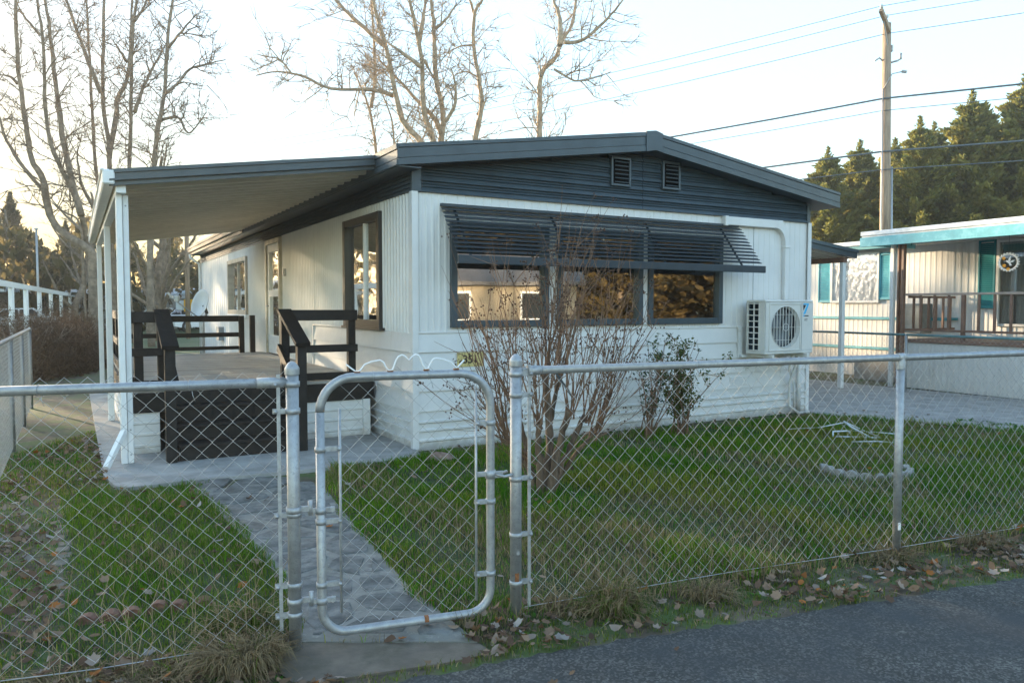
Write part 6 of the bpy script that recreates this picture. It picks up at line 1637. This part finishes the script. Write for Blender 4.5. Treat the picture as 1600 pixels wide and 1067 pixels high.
# broad-leaved weeds in the verge and along the wall
def weeds():
    r_ = np.random.RandomState(9); V, F, C = [], [], []
    spots = []
    for k in range(1400):
        x, y = r_.uniform(-2.4, 3.9), r_.uniform(2.4, 5.6)
        if zone(np.array([x]), np.array([y]))[0] in (4, 5) and r_.rand() < .16: spots.append((x, y, 1))
    for k in range(60): u_ = r_.uniform(.2, 6.0); p = loc(u_, r_.uniform(-.32, -.08)); spots.append((p.x, p.y, 1.6))
    for k in range(40): p = loc(6.4 + r_.uniform(0, .9), -1.7 - r_.rand() * 1.1); spots.append((p.x, p.y, 2.2))
    for k in range(70): p = loc(-.5 + r_.uniform(-.1, .9), -.52 + r_.uniform(-.1, .1)); spots.append((p.x, p.y, 1.2))
    for (x, y, s) in spots:
        for j in range(r_.randint(4, 9)):
            a = r_.uniform(0, 6.283); d = np.array([math.cos(a), math.sin(a), r_.uniform(.2, 1.0)]); d /= np.linalg.norm(d); l = s * r_.uniform(.018, .045); sd_ = np.array([-d[1], d[0], 0]) * l * .32
            p = np.array([x, y, .004]) + d * l * .2; b = len(V); V += [p, p + d * l * .5 + sd_, p + d * l + [0, 0, -l * .15], p + d * l * .5 - sd_]; F += [(b, b + 1, b + 2), (b, b + 2, b + 3)]
            c = np.array([.055, .135, .018]) * r_.uniform(.6, 1.4); C += [c] * 4
    me = raw_mesh('weeds', np.array(V), np.array(F), M['blade'], np.array(C))
    tag(link(bpy.data.objects.new('weeds', me)), 'small broad-leaved weeds along the verge and wall', kind='stuff')
weeds()
# fallen leaves
def leaves():
    r_ = np.random.RandomState(21); V, F, C = [], [], []
    lobes = [(0, -.5), (.22, -.30), (.42, -.22), (.36, .02), (.46, .20), (.24, .26), (.02, .52), (-.22, .28), (-.44, .18), (-.34, .0), (-.40, -.26), (-.18, -.30)]
    simple = [(0, -.5), (.2, -.28), (.27, 0), (.2, .28), (0, .55), (-.2, .28), (-.27, 0), (-.2, -.28)]
    N = 62000
    x = r_.uniform(-5, 7.5, N); y = r_.uniform(2.2, 11, N); z = zone(x, y)
    dens = np.select([z == 1, z == 2, z == 3, z == 4, z == 5], [.026, .10, .42, .95, .70], 0.008)
    clump = np.clip(.55 + .6 * nz_(x, y, 2.7, 5), .08, 1.4)
    u = (x - HO.x) * EU.x + (y - HO.y) * EU.y; v = (x - HO.x) * EV.x + (y - HO.y) * EV.y
    dens = np.where((u < -2.9) & (v > -.4) & (v < 5), .5, dens); dens = np.where((v > -.5) & (v < 0) & (u > 0) & (u < 6.2), .16, dens); dens = np.where((u > 6.1) & (u < 7.3) & (v > -3) & (v < 0), dens + .10, dens)
    rs_ = road_side(x, y); dens = np.where(rs_ < 0, .006 * (rs_ > -1.2), dens)
    k = (r_.rand(N) < dens * clump * np.minimum(1, 6 / np.hypot(x, y))) & ~((u > .0) & (u < HW) & (v > 0)) & ~((u > -2.7) & (u < .05) & (v > .4))
    pal = np.array([[.20, .125, .075], [.25, .17, .115], [.14, .085, .055], [.28, .22, .175], [.30, .11, .03], [.10, .062, .042], [.34, .30, .26]])
    for (px, py, zz) in zip(x[k], y[k], z[k]):
        sh = lobes if r_.rand() < .55 else simple
        s = r_.uniform(.028, .066); rot = r_.uniform(0, 6.283); tx, ty = r_.normal() * .35, r_.normal() * .35; cu = r_.uniform(-.6, 1.5)
        z0 = .014 + (.022 if zz in (1, 2, 5) else .010)
        cr, sr = math.cos(rot), math.sin(rot); b = len(V)
        V.append((px, py, z0 + .004))
        for (a, c) in sh:
            a2, c2 = a * s * (1 + r_.normal() * .08), c * s
            h = cu * (a * a + c * c) * s * 1.1 + abs(tx) * s * .2
            V.append((px + a2 * cr - c2 * sr, py + a2 * sr + c2 * cr, max(.009, z0 + h + tx * a2 + ty * c2)))
        n = len(sh)
        for i in range(n): F.append((b, b + 1 + i, b + 1 + (i + 1) % n))
        c = pal[r_.choice(7, p=[.24, .2, .2, .12, .06, .13, .05])] * r_.uniform(.7, 1.2); C += [c] * (n + 1)
    me = raw_mesh('fallen_leaves', np.array(V), np.array(F), M['dryleaf'], np.array(C))
    tag(link(bpy.data.objects.new('fallen_leaves', me)), 'dry brown leaves scattered over yard and verge', kind='stuff')
leaves()
# dead stalks standing by the left fence
def stalks():
    rng = random.Random(4); m = MB()
    for k in range(46):
        x = rng.uniform(-2.05, -1.1); y = FA.y + (x - FA.x) * eF.y / eF.x + rng.uniform(-.12, .35); h = rng.uniform(.12, .42)
        m.tube([(x, y, 0), (x + rng.gauss(0, .03), y + rng.gauss(0, .03), h * .6), (x + rng.gauss(0, .07), y + rng.gauss(0, .06), h)], [.0018, .0015, .0009], 3, True, False)
    for k in range(60):
        t = rng.uniform(.1, 4.5); x = FB.x + eG.x * t; y = FB.y + eG.y * t + rng.uniform(-.12, .3); h = rng.uniform(.1, .32)
        m.tube([(x, y, 0), (x + rng.gauss(0, .04), y + rng.gauss(0, .03), h * .6), (x + rng.gauss(0, .1), y + rng.gauss(0, .06), h)], [.0018, .0015, .0009], 3, True, False)
    tag(m.build('dry_stalks', mat('straw', (.33, .24, .14), .8)), 'thin dead stalks along the fence foot', kind='stuff')
stalks()

# ================================================================== haze volume added for the warm glow towards the low sun
hz = MB(); hz.box(-110, 110, -60, 130, -1.0, 18.0)
hm_ = bpy.data.materials.new('sun_glow_haze'); hm_.use_nodes = True
n_ = hm_.node_tree.nodes; n_.remove(n_['Principled BSDF'])
pv = n_.new('ShaderNodeVolumePrincipled'); pv.inputs['Color'].default_value = (.96, .95, .93, 1); pv.inputs['Density'].default_value = HAZE; pv.inputs['Anisotropy'].default_value = .70
hm_.node_tree.links.new(pv.outputs[0], n_['Material Output'].inputs['Volume'])
tag(hz.build('haze', hm_), 'thin haze added for the warm glow towards the low sun', kind='stuff')
